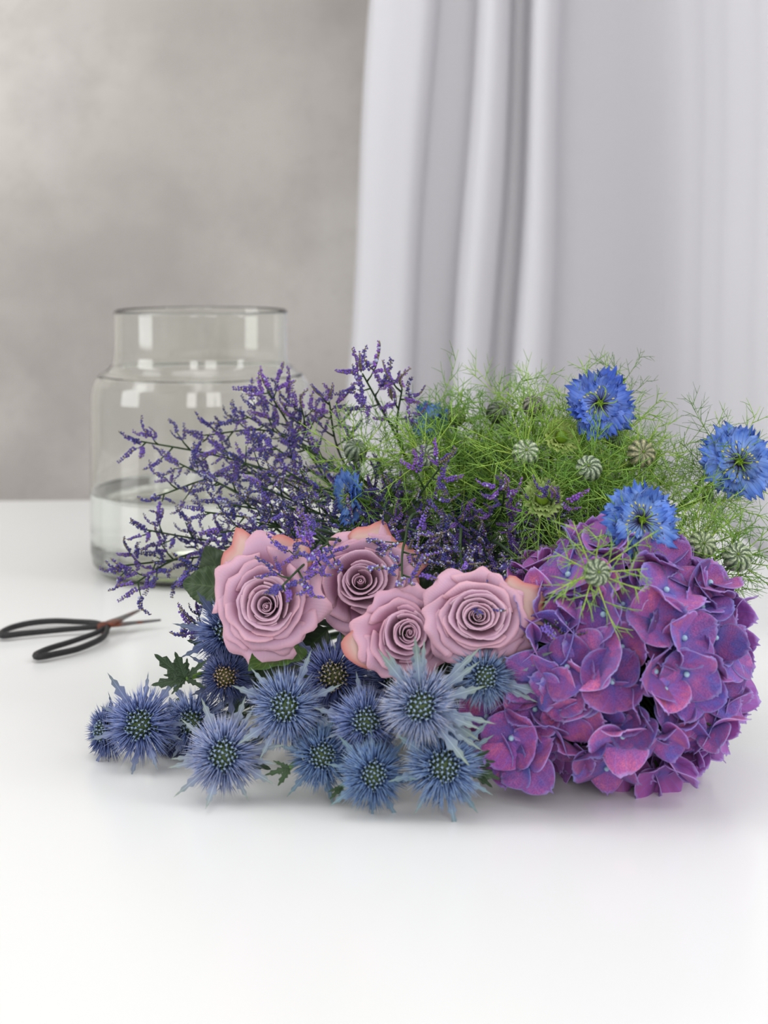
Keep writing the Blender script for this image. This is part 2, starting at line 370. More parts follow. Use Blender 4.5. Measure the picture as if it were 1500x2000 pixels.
outer = [(0.0001, 0.004), (0.08, 0.003), (0.100, 0.0008), (0.111, 0.003), (0.118, 0.011), (0.1205, 0.025), (0.1208, 0.10), (0.1208, 0.190), (0.1185, 0.206), (0.112, 0.216), (0.103, 0.221), (0.0975, 0.227), (0.0955, 0.236), (0.0957, 0.283), (0.0952, 0.2855)]
inner = [(0.0940, 0.2862), (0.0931, 0.2850), (0.0929, 0.236), (0.0950, 0.2265), (0.101, 0.2185), (0.1105, 0.2135), (0.1163, 0.205), (0.1184, 0.190), (0.1184, 0.10), (0.1182, 0.028), (0.113, 0.017), (0.104, 0.012), (0.08, 0.011), (0.0001, 0.012)]
jar = Thing('glass_jar', 'wide clear glass jar half full of water on the table', 'jar', (JX, JY, 0))
jar.part('jar_body', revolve(MB(), outer+inner).build('jar_body', M['glass']), Matrix.Translation((JX, JY, 0)))
wat = mesh_obj('water', revolve(MB(), [(0.0001, 0.0118), (0.08, 0.0108), (0.104, 0.0118), (0.1132, 0.0168), (0.1185, 0.028), (0.1187, 0.0895), (0.1165, 0.0882), (0.0001, 0.088)]).build('water', M['water']), None, Matrix.Translation((JX, JY, 0)))
tag(wat, 'clear water filling the lower third of the glass jar', 'water')

# ================================================================== SCISSORS
def T(px, py, z=0.004):
    Y = (H-z)*F/(py-HOR); return P(px, py, Y)
SB = T(205, 1224, 0.0)
SS = Thing('garden_scissors', 'small black garden scissors with open rusty blades beside the glass jar', 'scissors', SB)
def loop(name, pts, r):
    pts = catmull([T(x, y, z) for x, y, z in pts], 6); mb = MB().tube(pts, [r*(0.8+0.2*math.sin(PI*k/(len(pts)-1))) for k in range(len(pts))], 8, 0, 1.0); return mb
mb = loop('h', [(212, 1226, .007), (190, 1217, .006), (150, 1214.5, .005), (105, 1213, .005), (60, 1217, .005), (22, 1226, .005), (3, 1236, .005), (6, 1241.5, .005), (40, 1238, .005), (90, 1233, .005), (150, 1227.5, .006), (200, 1224, .007)], 0.0029)
SS.part('handle', mb.build('handle', M['black_steel']))
mb = loop('h', [(214, 1219, .010), (190, 1235, .008), (140, 1253, .006), (95, 1267, .005), (70, 1279, .005), (78, 1283, .005), (110, 1277, .005), (150, 1268, .005), (185, 1254, .006), (203, 1243, .007), (209, 1230, .009), (207, 1222, .010)], 0.0029)
SS.part('handle', mb.build('handle', M['black_steel']))
def blade(a, b, w, zz):
    a = V(a); b = V(b); d = (b-a); sd = V((-d.y, d.x, 0)).normalized()
    mb = MB()
    def fn(s, t):
        ww = w*(1-t)**0.7*(0.85+0.3*math.sin(PI*min(1, t*2.2)))+0.0003
        return a+d*t+sd*(s*ww)+V((0, 0, (1-abs(s))*0.0016*(1-t)))
    mb.grid(fn, 4, 10, 0.0018); return mb
SS.part('blade', blade(T(207, 1223, .010), T(274, 1193, .008), 0.0058, 0).build('blade', M['blade']), label='rust-spotted steel blade')
SS.part('blade', blade(T(207, 1224, .008), T(314, 1213, .006), 0.0050, 0).build('blade', M['blade']), label='rust-spotted steel blade')
pc = T(202, 1220, .011)
mb = MB().tube([pc-V((0, 0, .007)), pc, pc+V((0, 0, .0012)), pc+V((0, 0, .0022))], [0.0056, 0.0056, 0.0048, 0.0025], 14)
SS.part('rivet', mb.build('rivet', M['rivet']), label='rusty red-brown rivet')

# ================================================================== FLOWER HELPERS
def bez(a, b, c, d, k=10):
    return [a*(1-t)**3+b*3*t*(1-t)**2+c*3*t*t*(1-t)+d*t**3 for t in [i/k for i in range(k+1)]]
def stem_curve(head, back_dir, root, sl=0.06, k=10, rl=0.12):
    """from the root end of a stem to the back of the head"""
    return bez(root, root+V((0, -1, 0.05))*rl, head+V(back_dir).normalized()*sl, head, k)
rr = random.Random(4)
def root_pt(sp=0.035, x=0.10, y=1.52, z=0.0):
    return V((x+rr.uniform(-sp, sp), y+rr.uniform(-0.04, 0.04), z+0.003+rr.uniform(0, 0.022)))

# ---- roses
def rose_petal(rng, r, Hh, az, ph0, o, ruffle, tip=0.0, spiral=0.08):
    s1, s2, s3 = rng.uniform(0, 6), rng.uniform(0, 6), rng.uniform(0, 6)
    def fn(s, t):
        top = 1-(0.05+0.09*o)*s*s-0.04*s**4
        top += tip*0.10*math.exp(-(s*4)**2)
        top += ruffle*0.012*math.sin(8*s+s1)
        tt = t*top
        wid = ph0*(0.30+0.70*math.sin(min(1, tt*1.25)*PI/2))
        if tt > 0.8: wid *= 1-0.10*((tt-0.8)/0.2)**2
        a = az+s*wid
        inn = 0.62+0.62*tt-0.30*tt*tt                      # tightly wrapped petal
        cup = 0.22+0.74*math.sin(tt*PI/2)**0.75            # deep cup
        flat = 0.20+0.78*tt                                # open saucer
        if o < 0.5: rho = r*(inn+(cup-inn)*o*2)
        else: rho = r*(cup+(flat-cup)*(o*2-1))
        curl = max(0, tt-0.72)/0.28
        rho += r*(0.03+0.16*o)*curl**1.6
        rho *= 1+spiral*s
        rho += r*(0.02+0.05*o)*abs(s)**3*tt
        rho += ruffle*r*0.016*math.sin(5*s+s2)*tt**3+ruffle*r*0.010*math.sin(12*s+s3)*tt**5
        z = Hh*((1-o)*tt+o*math.sin(tt*PI*0.54))-(0.02+0.16*o*o)*curl**2.0*abs(Hh)-0.05*o*abs(s)**3*tt
        z += ruffle*0.022*math.sin(6*s+s3)*tt**4
        return V((rho*math.cos(a), rho*math.sin(a), z))
    return fn
def leaf_mesh(rng, L=0.05, Wd=0.019, teeth=13, nv=26, droop=0.3, fold=0.35, mat=None):
    def fn(s, t):
        w = Wd*math.sin(PI*min(1, t**0.75))**0.75*(1-0.15*t)
        k = (t*teeth) % 1.0
        w *= 1+0.10*k*(abs(s) > 0.9)
        w = max(w, 0.0004)
        return V((s*w, L*t, fold*w*abs(s)-droop*L*t*t*0.5+0.0008*math.sin(9*t*PI)*abs(s)))
    return MB().grid(fn, 6, nv, 0.0004).build('leaf', mat or M['rose_leaf'])
def make_rose(label, px, py, Y, R, face, seed, scx=1.0, scy=1.0, npet=34, outer=7, guards=(), cx=0.0, cy=0.0, leaves=(), tint=(1, 1, 1, 1), r0=0.05):
    rng = random.Random(seed); head = P(px, py, Y)
    root = root_pt(); th = Thing('rose', label, 'rose', root, 'dusty lilac roses in the middle of the bunch')
    Mx = frame(head, face, rng.uniform(0, 6)*0, R) @ Matrix.Diagonal((scx, scy, 1, 1))
    az = rng.uniform(0, 6)
    for i in range(npet):
        k = (i+0.6)/npet
        r = r0+(0.80-r0)*k**1.1
        o = 0.5*min(1, k/0.25) if k < 0.8 else 0.5+0.2*(k-0.8)/0.2
        Hh = 0.62+0.22*math.sin(PI*min(1, k*1.05))-0.22*k
        ph = math.radians(125-66*k)*(rng.uniform(0.85, 1.1))
        fn = rose_petal(rng, r*rng.uniform(0.90, 1.08), Hh*rng.uniform(0.92, 1.07), az, ph, o, 0.8+1.8*k)
        sh = V((cx, cy, 0))*(1-k)
        ti = Matrix.Rotation(rng.uniform(-0.09, 0.09)*(0.3+k), 4, 'X') @ Matrix.Rotation(rng.uniform(-0.09, 0.09)*(0.3+k), 4, 'Y')
        mb = MB().grid(lambda s, t: fn(s, t)+sh, 14, 11, 0.012)
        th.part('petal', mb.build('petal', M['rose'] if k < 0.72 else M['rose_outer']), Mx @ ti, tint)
        az += math.radians(137.5)+rng.uniform(-0.3, 0.3)
    fn0 = lambda s, t: V((cx, cy, 0))+V(((0.075-0.05*t*t)*math.cos(s*3.0), (0.075-0.05*t*t)*math.sin(s*3.0), 0.66*t))*(1+0.12*s*(1-t))
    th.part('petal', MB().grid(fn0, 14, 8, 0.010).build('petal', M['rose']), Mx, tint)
    az = rng.uniform(0, 6)
    for i in range(outer):
        a = az+2*PI*i/outer+rng.uniform(-0.15, 0.15)
        lo = i % 2; fn = rose_petal(rng, rng.uniform(0.98, 1.06) if lo else rng.uniform(0.86, 0.95), rng.uniform(0.40, 0.48), a, math.radians(rng.uniform(40, 50)), 0.80 if i % 2 else 0.66, 3.0, tip=0.25)
        dz = V((0, 0, -0.20 if lo else -0.10))
        mb = MB().grid(lambda s, t: fn(s, t)+dz*t, 20, 13, 0.012)
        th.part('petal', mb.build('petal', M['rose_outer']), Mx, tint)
    for (deg, rad, hh) in guards:
        fn = rose_petal(rng, min(rad, 1.0+0.35*(rad-1.0)), hh, math.radians(deg), math.radians(36), 1.0, 1.8, tip=0.7)
        th.part('petal', MB().grid(fn, 14, 12, 0.012).build('petal', M['rose_guard']), Mx, label='outermost guard petal, peach and pale green with reddish edge')
    bk = -V(face).normalized()
    mb = MB().ball(head+bk*R*0.12, (R*0.22, R*0.22, R*0.25), 12, 8)
    th.part('calyx', mb.build('calyx', M['stem']))
    mb = MB().tube(stem_curve(head+bk*R*0.15, bk+V((0, 0, -0.3)), root, 0.08), 0.0026, 7)
    th.part('stem', mb.build('stem', M['dark_stem']))
    for (lp, ldir, lup, Ls, tnt) in leaves:
        me = leaf_mesh(rng, Ls, Ls*0.36)
        y = V(ldir).normalized(); z = V(lup); z = (z-y*z.dot(y)).normalized(); x = y.cross(z)
        m = Matrix((x, y, z)).transposed().to_4x4(); th.part('leaf', me, Matrix.Translation(lp) @ m, tnt)
    return th

FC = V((0, -1, 0.30))       # roughly towards the lens
make_rose('large open lilac rose at the left of the roses, above the green leaf', 526, 1174, 1.04, 0.0355, FC+V((-0.12, 0, 0.02)), 11, 1.0, 1.04, 20, 7, r0=0.06,
          guards=((118, 1.18, 0.26), (60, 1.10, 0.2)), cx=0.06, cy=-0.14,
          leaves=((P(450, 1150, 1.09), P(372, 1112, 1.10)-P(450, 1150, 1.09)+V((0, 0, -0.01)), V((0.2, -1, 0.3)), 0.040, (0.75, 0.75, 0.8, 1)),
                  (P(585, 1262, 1.045), P(468, 1300, 1.00)-P(585, 1262, 1.045), V((-0.1, -0.7, 0.8)), 0.047, (1.5, 1.4, 1.1, 1)),
                  (P(560, 1290, 1.10), V((-1, 0.1, -0.25)), V((0, -1, 0.4)), 0.05, (0.5, 0.5, 0.5, 1)),
                  (P(455, 1170, 1.10), V((-0.3, 0.2, 0.5)), V((0, -1, 0.4)), 0.045, (0.5, 0.5, 0.5, 1))))
make_rose('lilac rose in the upper middle, half under purple sea lavender', 708, 1142, 1.08, 0.0355, FC+V((0.02, 0, 0.14)), 23, 1.05, 0.95, 16, 7, r0=0.065,
          guards=((70, 1.05, 0.3), (20, 1.05, 0.3)), cx=-0.04, cy=-0.05, tint=(0.97, 0.94, 0.97, 1),
          leaves=((P(640, 1230, 1.12), V((-0.5, 0.2, -0.5)), V((0, -1, 0.4)), 0.05, (0.5, 0.5, 0.5, 1)), (P(760, 1080, 1.13), V((0.3, 0.2, 0.5)), V((0, -1, 0.4)), 0.05, (0.6, 0.6, 0.6, 1))))
make_rose('smallest lilac rose, low in the middle, tightly curled heart', 782, 1240, 1.005, 0.0280, FC+V((0.10, 0, -0.04)), 37, 1.0, 1.0, 22, 6,
          guards=((190, 1.30, 0.12),), cx=0.16, cy=0.05, tint=(1.0, 0.96, 0.98, 1),
          leaves=((P(800, 1180, 1.09), V((0.9, 0.1, 0.25)), V((0, -1, 0.4)), 0.05, (0.5, 0.5, 0.5, 1)), (P(740, 1300, 1.10), V((0.6, 0.1, -0.35)), V((0, -1, 0.4)), 0.045, (0.5, 0.5, 0.5, 1)),))
make_rose('lilac rose beside the hydrangea, outer petals peach with reddish edges', 930, 1207, 0.995, 0.0315, FC+V((0.02, 0, 0.0)), 52, 1.10, 0.92, 24, 7,
          guards=((-12, 1.30, 0.22), (20, 1.22, 0.3), (-50, 1.16, 0.15), (-75, 1.08, 0.12)), cx=0.0, cy=0.0,
          leaves=((P(1020, 1180, 1.12), P(1105, 1070, 1.13)-P(1020, 1180, 1.12), V((-0.2, -1, 0.3)), 0.046, (0.8, 0.8, 0.8, 1)), (P(860, 1260, 1.10), V((0.4, 0.2, -0.5)), V((0, -1, 0.4)), 0.05, (0.5, 0.5, 0.5, 1))))

# ---- hydrangea
def sepal_mb(seed):
    rng = random.Random(seed); a, b, c = rng.uniform(0, 6), rng.uniform(0, 6), rng.uniform(0, 6)
    cup = rng.uniform(-0.22, 0.42); wd = rng.uniform(0.56, 0.70); pt = rng.uniform(0.0, 0.16)
    def fn(s, t):
        w = wd*math.sin(PI*min(1, (t*0.93+0.035))**0.85)**0.62
        top = 1+pt*max(0, 1-abs(s)*4)
        x = s*w; y = t*top
        z = cup*y*y-0.22*x*x*(1 if cup > 0 else -0.6)+0.06*math.sin(4*y+a)*s+0.05*math.sin(5*x+b)*t+0.018*math.sin(8*s+c)*t*t
        z += -0.05*math.exp(-(x*9)**2)*t
        return V((x, y, z))
    return MB().grid(fn, 8, 9, 0.022)
SEP = [sepal_mb(100+i) for i in range(8)]
SEPM = [m.build('sepal', M['sepal']) for m in SEP]
BEAD = MB().ball((0, 0, 0), (0.085, 0.085, 0.085), 10, 7).build('flower_eye', M['bead'])
HC = V((0.1550, 1.035, 0.0810)); HR = V((0.0840, 0.080, 0.0780))
hy = Thing('hydrangea', 'round purple hydrangea head with pale blue flower eyes at the right', 'hydrangea', (0.16, 1.45, 0.0))
rng = random.Random(77); fl = []
NF = 228
for i in range(NF):
    z = 1-2*(i+0.5)/NF; a = i*PI*(3-math.sqrt(5)); q = math.sqrt(1-z*z)
    d = V((q*math.cos(a), q*math.sin(a), z))
    d = (d+V((rng.gauss(0, .045), rng.gauss(0, .045), rng.gauss(0, .045)))).normalized()
    view = (V((0, 0, H))-HC).normalized()
    fl.append((d, d.dot(view)))
fl.sort(key=lambda x: -x[1])
back = MB(); br = MB()
EX = {70: P(960, 1448, 1.0), 71: P(985, 1478, 0.99), 72: P(952, 1400, 1.01), 73: P(1030, 1490, 0.98), 69: P(1000, 1440, 0.985)}
for i, (d, dv) in enumerate(fl):
    rad = rng.choice((rng.uniform(0.88, 0.94), rng.uniform(0.92, 1.03), rng.uniform(0.95, 1.04)))
    pos = HC+V((d.x*HR.x, d.y*HR.y, d.z*HR.z))*rad
    pos.z = max(pos.z, 0.014)
    if i in EX:
        pos = EX[i]; d = V((-0.5, -0.9, rng.uniform(-0.1, 0.5)))
    nd = (d+V((rng.gauss(0, .34), rng.gauss(0, .34), rng.gauss(0, .34)))).normalized()
    if pos.z < 0.02: nd.z = max(nd.z, -0.25); nd.normalize()
    s = 0.0204*rng.uniform(0.86, 1.14); roll = rng.uniform(0, 6)
    Mf = frame(pos, nd, roll, s)
    br.tube([HC+(pos-HC)*0.25, HC+(pos-HC)*0.6+V((0, 0, -.003)), pos-nd*0.001], [0.0016, 0.0010, 0.0008], 5)
    if i < 74:
        fo = bpy.data.objects.new('floret', BEAD); COL.objects.link(fo); fo.parent = hy.e; fo.matrix_basis = hy.T @ Mf @ Matrix.Translation((0, 0, 0.09))
        tn = rng.choice(((1.22, 1.12, 1.1, 1), (0.95, 1.1, 1.25, 1), (1.2, 1.25, 1.25, 1), (1.6, 1.6, 1.4, 1), (0.8, 0.78, 0.9, 1), (1.15, 1.05, 1.15, 1)))
        for k in range(4):
            ms = Matrix.Translation((0, 0, -0.09+(0.03 if k % 2 else 0.0)+rng.uniform(0, .02))) @ Matrix.Rotation(k*PI/2+rng.uniform(-.12, .12), 4, 'Z') @ Matrix.Rotation(rng.uniform(-0.1, 0.42), 4, 'X') @ Matrix.Rotation(rng.uniform(-0.28, 0.28), 4, 'Y') @ Matrix.Diagonal((1, rng.uniform(0.85, 1.12), 1, 1))
            mesh_obj('sepal', SEPM[rng.randrange(8)], fo, ms, tn)
    else:
        for k in range(4):
            back.merge(SEP[rng.randrange(8)], Mf @ Matrix.Rotation(k*PI/2, 4, 'Z') @ Matrix.Rotation(rng.uniform(0, .25), 4, 'X'))
hy.part('florets', back.build('florets', M['sepal']), kind='stuff')
hy.part('branches', br.build('branches', M['dark_stem']), kind='stuff')
hy.part('stem', MB().tube(bez(V((0.16, 1.50, 0.008)), V((0.16, 1.35, 0.01)), HC+V((0, 0.12, -0.03)), HC, 10), 0.004, 8).build('stem', M['stem']))

# ---- sea holly
def spiny_blade(rng, L, Wd, teeth, bend=0.25, mat=None, toothy=1.1):
    # a thin folded blade with forward pointing spines on both sides
    nst = teeth*3+2
    def fn(s, t):
        w = Wd*(math.sin(PI*min(1, (t*0.92+0.08)))**0.7)*(1-0.55*t)
        k = (t*teeth*1.0) % 1.0
        y = t
        if abs(s) > 0.9 and 0.05 < t < 0.93:
            w *= 1+toothy*k**1.5; 
        if t > 0.97: w = 0.0001
        return V((s*w, L*y, 0.35*w*abs(s)+bend*L*t*t))
    return MB().grid(fn, 4, nst, 0.00035)
brng = random.Random(9)
BR = [spiny_blade(brng, 1.0, brng.uniform(0.055, 0.085), 5, brng.uniform(-0.1, 0.35)) for _ in range(5)]
for b_ in BR:   # thickness for unit scale
    pass
BRM = [spiny_blade(random.Random(i), 1.0, 0.036+0.005*i, 5, -0.1+0.11*i, toothy=1.9).build('bract', M['bract']) for i in range(5)]
def head_meshes(seed):
    rng = random.Random(seed)
    sp = MB(); cone = MB()
    cone.ball((0, 0, 0), (0.33, 0.33, 0.37), 20, 14, 0)
    g = PI*(3-math.sqrt(5))
    for i in range(110):                                    # tiny florets on the cone
        z = 1-1.15*(i+0.5)/110; q = math.sqrt(max(0, 1-z*z)); a = i*g
        d = V((q*math.cos(a), q*math.sin(a), z)); p = V((d.x*0.33, d.y*0.33, d.z*0.37))
        l = rng.uniform(0.07, 0.11)
        cone.tube([p, p+d*l], [0.020, 0.027], 5, 0)
        tp = p+d*l
        cone.ball(tp, 0.026, 5, 4, 1)
        for k in range(4):
            aa = k*PI/2+rng.uniform(0, 1.5); o_ = (d.orthogonal().normalized()); o2 = d.cross(o_)
            cone.spike(tp, tp+(o_*math.cos(aa)+o2*math.sin(aa))*0.05+d*0.03, 0.010, 1, 3)
        # short spine between florets
        d2 = (d+V((rng.gauss(0, .15), rng.gauss(0, .15), rng.gauss(0, .1)))).normalized()
        off = d.orthogonal().normalized()*0.045
        sp.spike(p+off, p+off+d2*rng.uniform(0.14, 0.24), 0.013, 0, 3)
    for i in range(520):                                    # long radiating spines
        z = rng.uniform(-0.5, 0.70); q = math.sqrt(1-z*z); a = rng.uniform(0, 2*PI)
        d = V((q*math.cos(a), q*math.sin(a), z)); p = V((d.x*0.29, d.y*0.29, d.z*0.34))
        dd = (V((d.x, d.y, d.z*0.75+0.05))+V((rng.gauss(0, .10), rng.gauss(0, .10), rng.gauss(0, .10)))).normalized()
        L = rng.uniform(0.46, 0.78)*(1-0.55*max(0, z))
        sp.spike(p, p+dd*L, rng.uniform(0.014, 0.024), 0, 3, 0.4, V((0, 0, 0.02)))
        if rng.random() < 0.3:                              # forked tip
            m = p+dd*L*0.55; e = (dd+V((rng.gauss(0, .3), rng.gauss(0, .3), rng.gauss(0, .3)))).normalized()
            sp.spike(m, m+e*L*0.4, 0.011, 0, 3)
    return sp.build('spines', M['spine']), cone.build('flower_cone', [M['cone'], M['floret']])
HM = [head_meshes(300+i) for i in range(4)]
LF = [spiny_blade(random.Random(40+i), 1.0, 0.10+0.02*i, 4, 0.1*i, toothy=1.5).build('leaf', M['spiny_leaf']) for i in range(3)]
def sea_holly(label, px, py, Y, rpx, face, seed, tint=(1, 1, 1, 1), nb=9, bl=1.0, leaves=3, cone_t=(1, 1, 1, 1), bt=None, barc=None, stemroot=None):
    rng = random.Random(seed); head = P(px, py, Y); R = rpx*1.06/F*Y
    root = stemroot or root_pt(0.06, 0.05, 1.46)
    th = Thing('sea_holly', label, 'sea holly', root, 'blue sea holly heads along the front of the bunch')
    Mx = frame(head, face, rng.uniform(0, 6), R)
    a, b = HM[seed % 4]
    th.part('flower_cone', b, Mx, cone_t); th.part('spines', a, Mx, tint, 'stuff')
    for k in range(nb):
        an = (2*PI*k/nb+rng.uniform(-0.25, 0.25)) if barc is None else math.radians(rng.uniform(*barc))
        L = rng.uniform(0.72, 1.0)*bl
        z0 = rng.uniform(-0.25, 0.1)
        fm = frame(head, face, 0, R) if barc is not None else Mx
        m = fm @ Matrix.Translation((0, 0, z0)) @ Matrix.Rotation(an-PI/2, 4, 'Z') @ Matrix.Translation((0, 0.26, 0)) @ Matrix.Rotation(rng.uniform(-0.15, 0.35), 4, 'X') @ Matrix.Diagonal((L*1.25, L, L, 1))
        th.part('bract', BRM[rng.randrange(5)], m, bt or tuple(min(1.3, x*1.05) for x in tint))
    bk = -V(face).normalized()
    pts = stem_curve(head+bk*R*0.3, bk+V((0, 0, -0.15)), root, 0.07)
    for p in pts: p.z = max(p.z, 0.0035)
    th.part('stem', MB().tube(pts, 0.0020, 6).build('stem', M['dark_stem']))
    for k in range(leaves):
        p = pts[-2-k % 2]; d = V((rng.uniform(-1, 1), rng.uniform(-0.3, 0.5), rng.uniform(-0.3, 0.6))).normalized()
        z = V((0, -1, 0.5)); z = (z-d*z.dot(d)).normalized(); x = d.cross(z); L = rng.uniform(0.022, 0.034)
        m = Matrix((x, d, z)).transposed().to_4x4()
        if p.z < 0.02: d.z = abs(d.z)
        th.part('leaf', LF[rng.randrange(3)], Matrix.Translation(p) @ m @ Matrix.Scale(L, 4), (0.8, 0.9, 0.8, 1))
    return th
FH = V((0, -1, 0.32))
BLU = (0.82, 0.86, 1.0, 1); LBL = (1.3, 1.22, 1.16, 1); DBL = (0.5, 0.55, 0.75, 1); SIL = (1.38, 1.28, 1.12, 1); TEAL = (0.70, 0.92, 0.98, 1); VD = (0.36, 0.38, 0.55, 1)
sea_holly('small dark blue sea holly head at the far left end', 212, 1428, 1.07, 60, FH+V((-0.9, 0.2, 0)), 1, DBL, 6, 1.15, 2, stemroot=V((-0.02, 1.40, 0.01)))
sea_holly('big blue sea holly head near the left end', 277, 1415, 1.05, 80, FH+V((-0.05, 0, 0.02)), 2, (0.86, 0.88, 1.05, 1), 9, 1.15, 2, stemroot=V((-0.01, 1.42, 0.012)))
sea_holly('blue sea holly head half hidden behind the pale lilac-blue one', 378, 1412, 1.07, 72, FH+V((-0.25, 0, 0.05)), 3, (0.95, 0.97, 1.08, 1), 9, 1.1, 2, stemroot=V((0.0, 1.44, 0.008)))
sea_holly('pale lilac-blue sea holly head with long bracts, front left', 437, 1474, 0.99, 82, FH+V((0.03, 0, 0.0)), 4, LBL, 12, 1.3, 2, stemroot=V((0.01, 1.40, 0.02)))
sea_holly('pale blue sea holly head below the green rose leaf', 560, 1383, 1.00, 84, FH+V((-0.1, 0, 0.03)), 5, (1.08, 1.12, 1.12, 1), 8, 1.15, 3)
sea_holly('teal-blue sea holly head low between two larger ones', 629, 1476, 0.99, 72, FH+V((0.1, 0, 0.02)), 6, TEAL, 7, 1.15, 3)
sea_holly('deep blue sea holly head in the centre of the front group', 714, 1410, 0.985, 76, FH+V((0.0, 0, 0.06)), 7, BLU, 7, 1.1, 2)
sea_holly('teal-blue sea holly head lowest in the middle, touching the table', 728, 1512, 0.965, 74, FH+V((0.08, 0, -0.03)), 8, TEAL, 8, 1.15, 3)
sea_holly('large silvery sea holly head with green-tipped bracts under the small rose', 822, 1378, 0.96, 86, FH+V((-0.1, 0, -0.12)), 9, SIL, 15, 1.55, 0, bt=(1.15, 1.22, 1.1, 1), barc=(-60, 150))
sea_holly('steel-blue sea holly head at the front right beside the hydrangea', 866, 1497, 0.960, 86, FH+V((0.0, 0, 0.0)), 10, (0.82, 1.0, 1.03, 1), 10, 1.2, 3)
sea_holly('grey-blue sea holly head with long bracts pointing at the hydrangea', 944, 1322, 0.975, 70, FH+V((0.12, 0, -0.05)), 11, (0.95, 1.08, 1.02, 1), 9, 1.7, 0, bt=(0.95, 1.02, 0.95, 1), barc=(-35, 60))
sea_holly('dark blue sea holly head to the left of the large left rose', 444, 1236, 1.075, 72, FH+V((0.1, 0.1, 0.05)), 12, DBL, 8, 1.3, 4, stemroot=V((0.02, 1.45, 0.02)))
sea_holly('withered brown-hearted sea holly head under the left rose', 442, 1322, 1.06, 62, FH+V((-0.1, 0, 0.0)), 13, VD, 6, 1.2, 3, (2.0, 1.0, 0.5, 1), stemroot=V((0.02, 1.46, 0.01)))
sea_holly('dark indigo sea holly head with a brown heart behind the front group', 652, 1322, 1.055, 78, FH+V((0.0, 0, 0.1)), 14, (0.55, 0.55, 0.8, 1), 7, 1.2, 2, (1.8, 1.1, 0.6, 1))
sea_holly('nearly black sea holly head in the shade behind the green leaf', 520, 1332, 1.11, 66, FH, 15, VD, 6, 1.1, 3, (1.2, 0.8, 0.5, 1))  # VD from here on: shade over the rear heads put into their tint
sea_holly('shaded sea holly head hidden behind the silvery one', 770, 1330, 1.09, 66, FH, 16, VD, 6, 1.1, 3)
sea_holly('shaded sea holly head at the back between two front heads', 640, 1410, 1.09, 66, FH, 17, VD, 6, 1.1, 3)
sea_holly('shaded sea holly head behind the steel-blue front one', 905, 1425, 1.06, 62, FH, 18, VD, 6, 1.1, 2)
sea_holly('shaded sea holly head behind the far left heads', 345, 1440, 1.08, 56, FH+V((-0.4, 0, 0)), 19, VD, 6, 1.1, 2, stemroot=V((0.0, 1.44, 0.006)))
# spiky dark green leaf sprays
def leaf_spray(label, px, py, Y, lobes, seed, tint, root=None):
    rng = random.Random(seed); c = P(px, py, Y); root = root or root_pt(0.05, 0.03, 1.42)
    th = Thing('sea_holly_leaf_spray', label, 'leaf', root)
    for (dx, dy, L) in lobes:
        d = V((dx, rng.uniform(-0.3, 0.2), -dy)).normalized(); z = V((0, -1, 0.5)); z = (z-d*z.dot(d)).normalized(); x = d.cross(z)
        th.part('leaf_lobe', LF[rng.randrange(3)], Matrix.Translation(c) @ Matrix((x, d, z)).transposed().to_4x4() @ Matrix.Scale(L/F*Y, 4), tint)
    pts = bez(root, root+V((-0.05, -0.15, 0.02)), c+V((0.03, 0.05, -0.005)), c, 8)
    for p in pts: p.z = max(p.z, .003)
    th.part('stem', MB().tube(pts, 0.0019, 6).build('stem', M['stem']))
leaf_spray('dark green spiky leaf spray above the left sea holly heads', 362, 1325, 1.05, [(-1, -.75, 78), (-.35, -1, 62), (.1, -1, 40), (-1, .25, 66), (-.7, .8, 40), (.6, -.5, 55), (.8, .4, 45), (-.9, -.2, 45)], 5, (0.85, 0.95, 0.8, 1), V((0.0, 1.42, 0.01)))
leaf_spray('dark spiky leaf spray poking out left of the left rose', 430, 1270, 1.09, [(-1, -.9, 70), (-1, -.3, 68), (-1, -1.6, 60), (-.6, .5, 40)], 6, (0.7, 0.8, 0.75, 1), V((0.0, 1.44, 0.012)))
leaf_spray('small pale green spiky leaf low beside the pale lilac-blue head', 565, 1500, 0.99, [(-1, .25, 50), (-.8, -.4, 36), (-.4, .6, 40)], 7, (1.3, 1.4, 1.1, 1))
leaf_spray('narrow green spiky leaf lying on the table under the middle heads', 668, 1536, 0.98, [(-.8, .8, 34), (-.2, .9, 26), (-1, .3, 30)], 8, (1.1, 1.3, 1.0, 1))
leaf_spray('dark green spiky leaf reaching in front of the hydrangea foot', 905, 1490, 0.985, [(1, .45, 78), (1, -.1, 64), (.9, .8, 78), (1, -.5, 60)], 9, (1.0, 1.15, 0.95, 1))

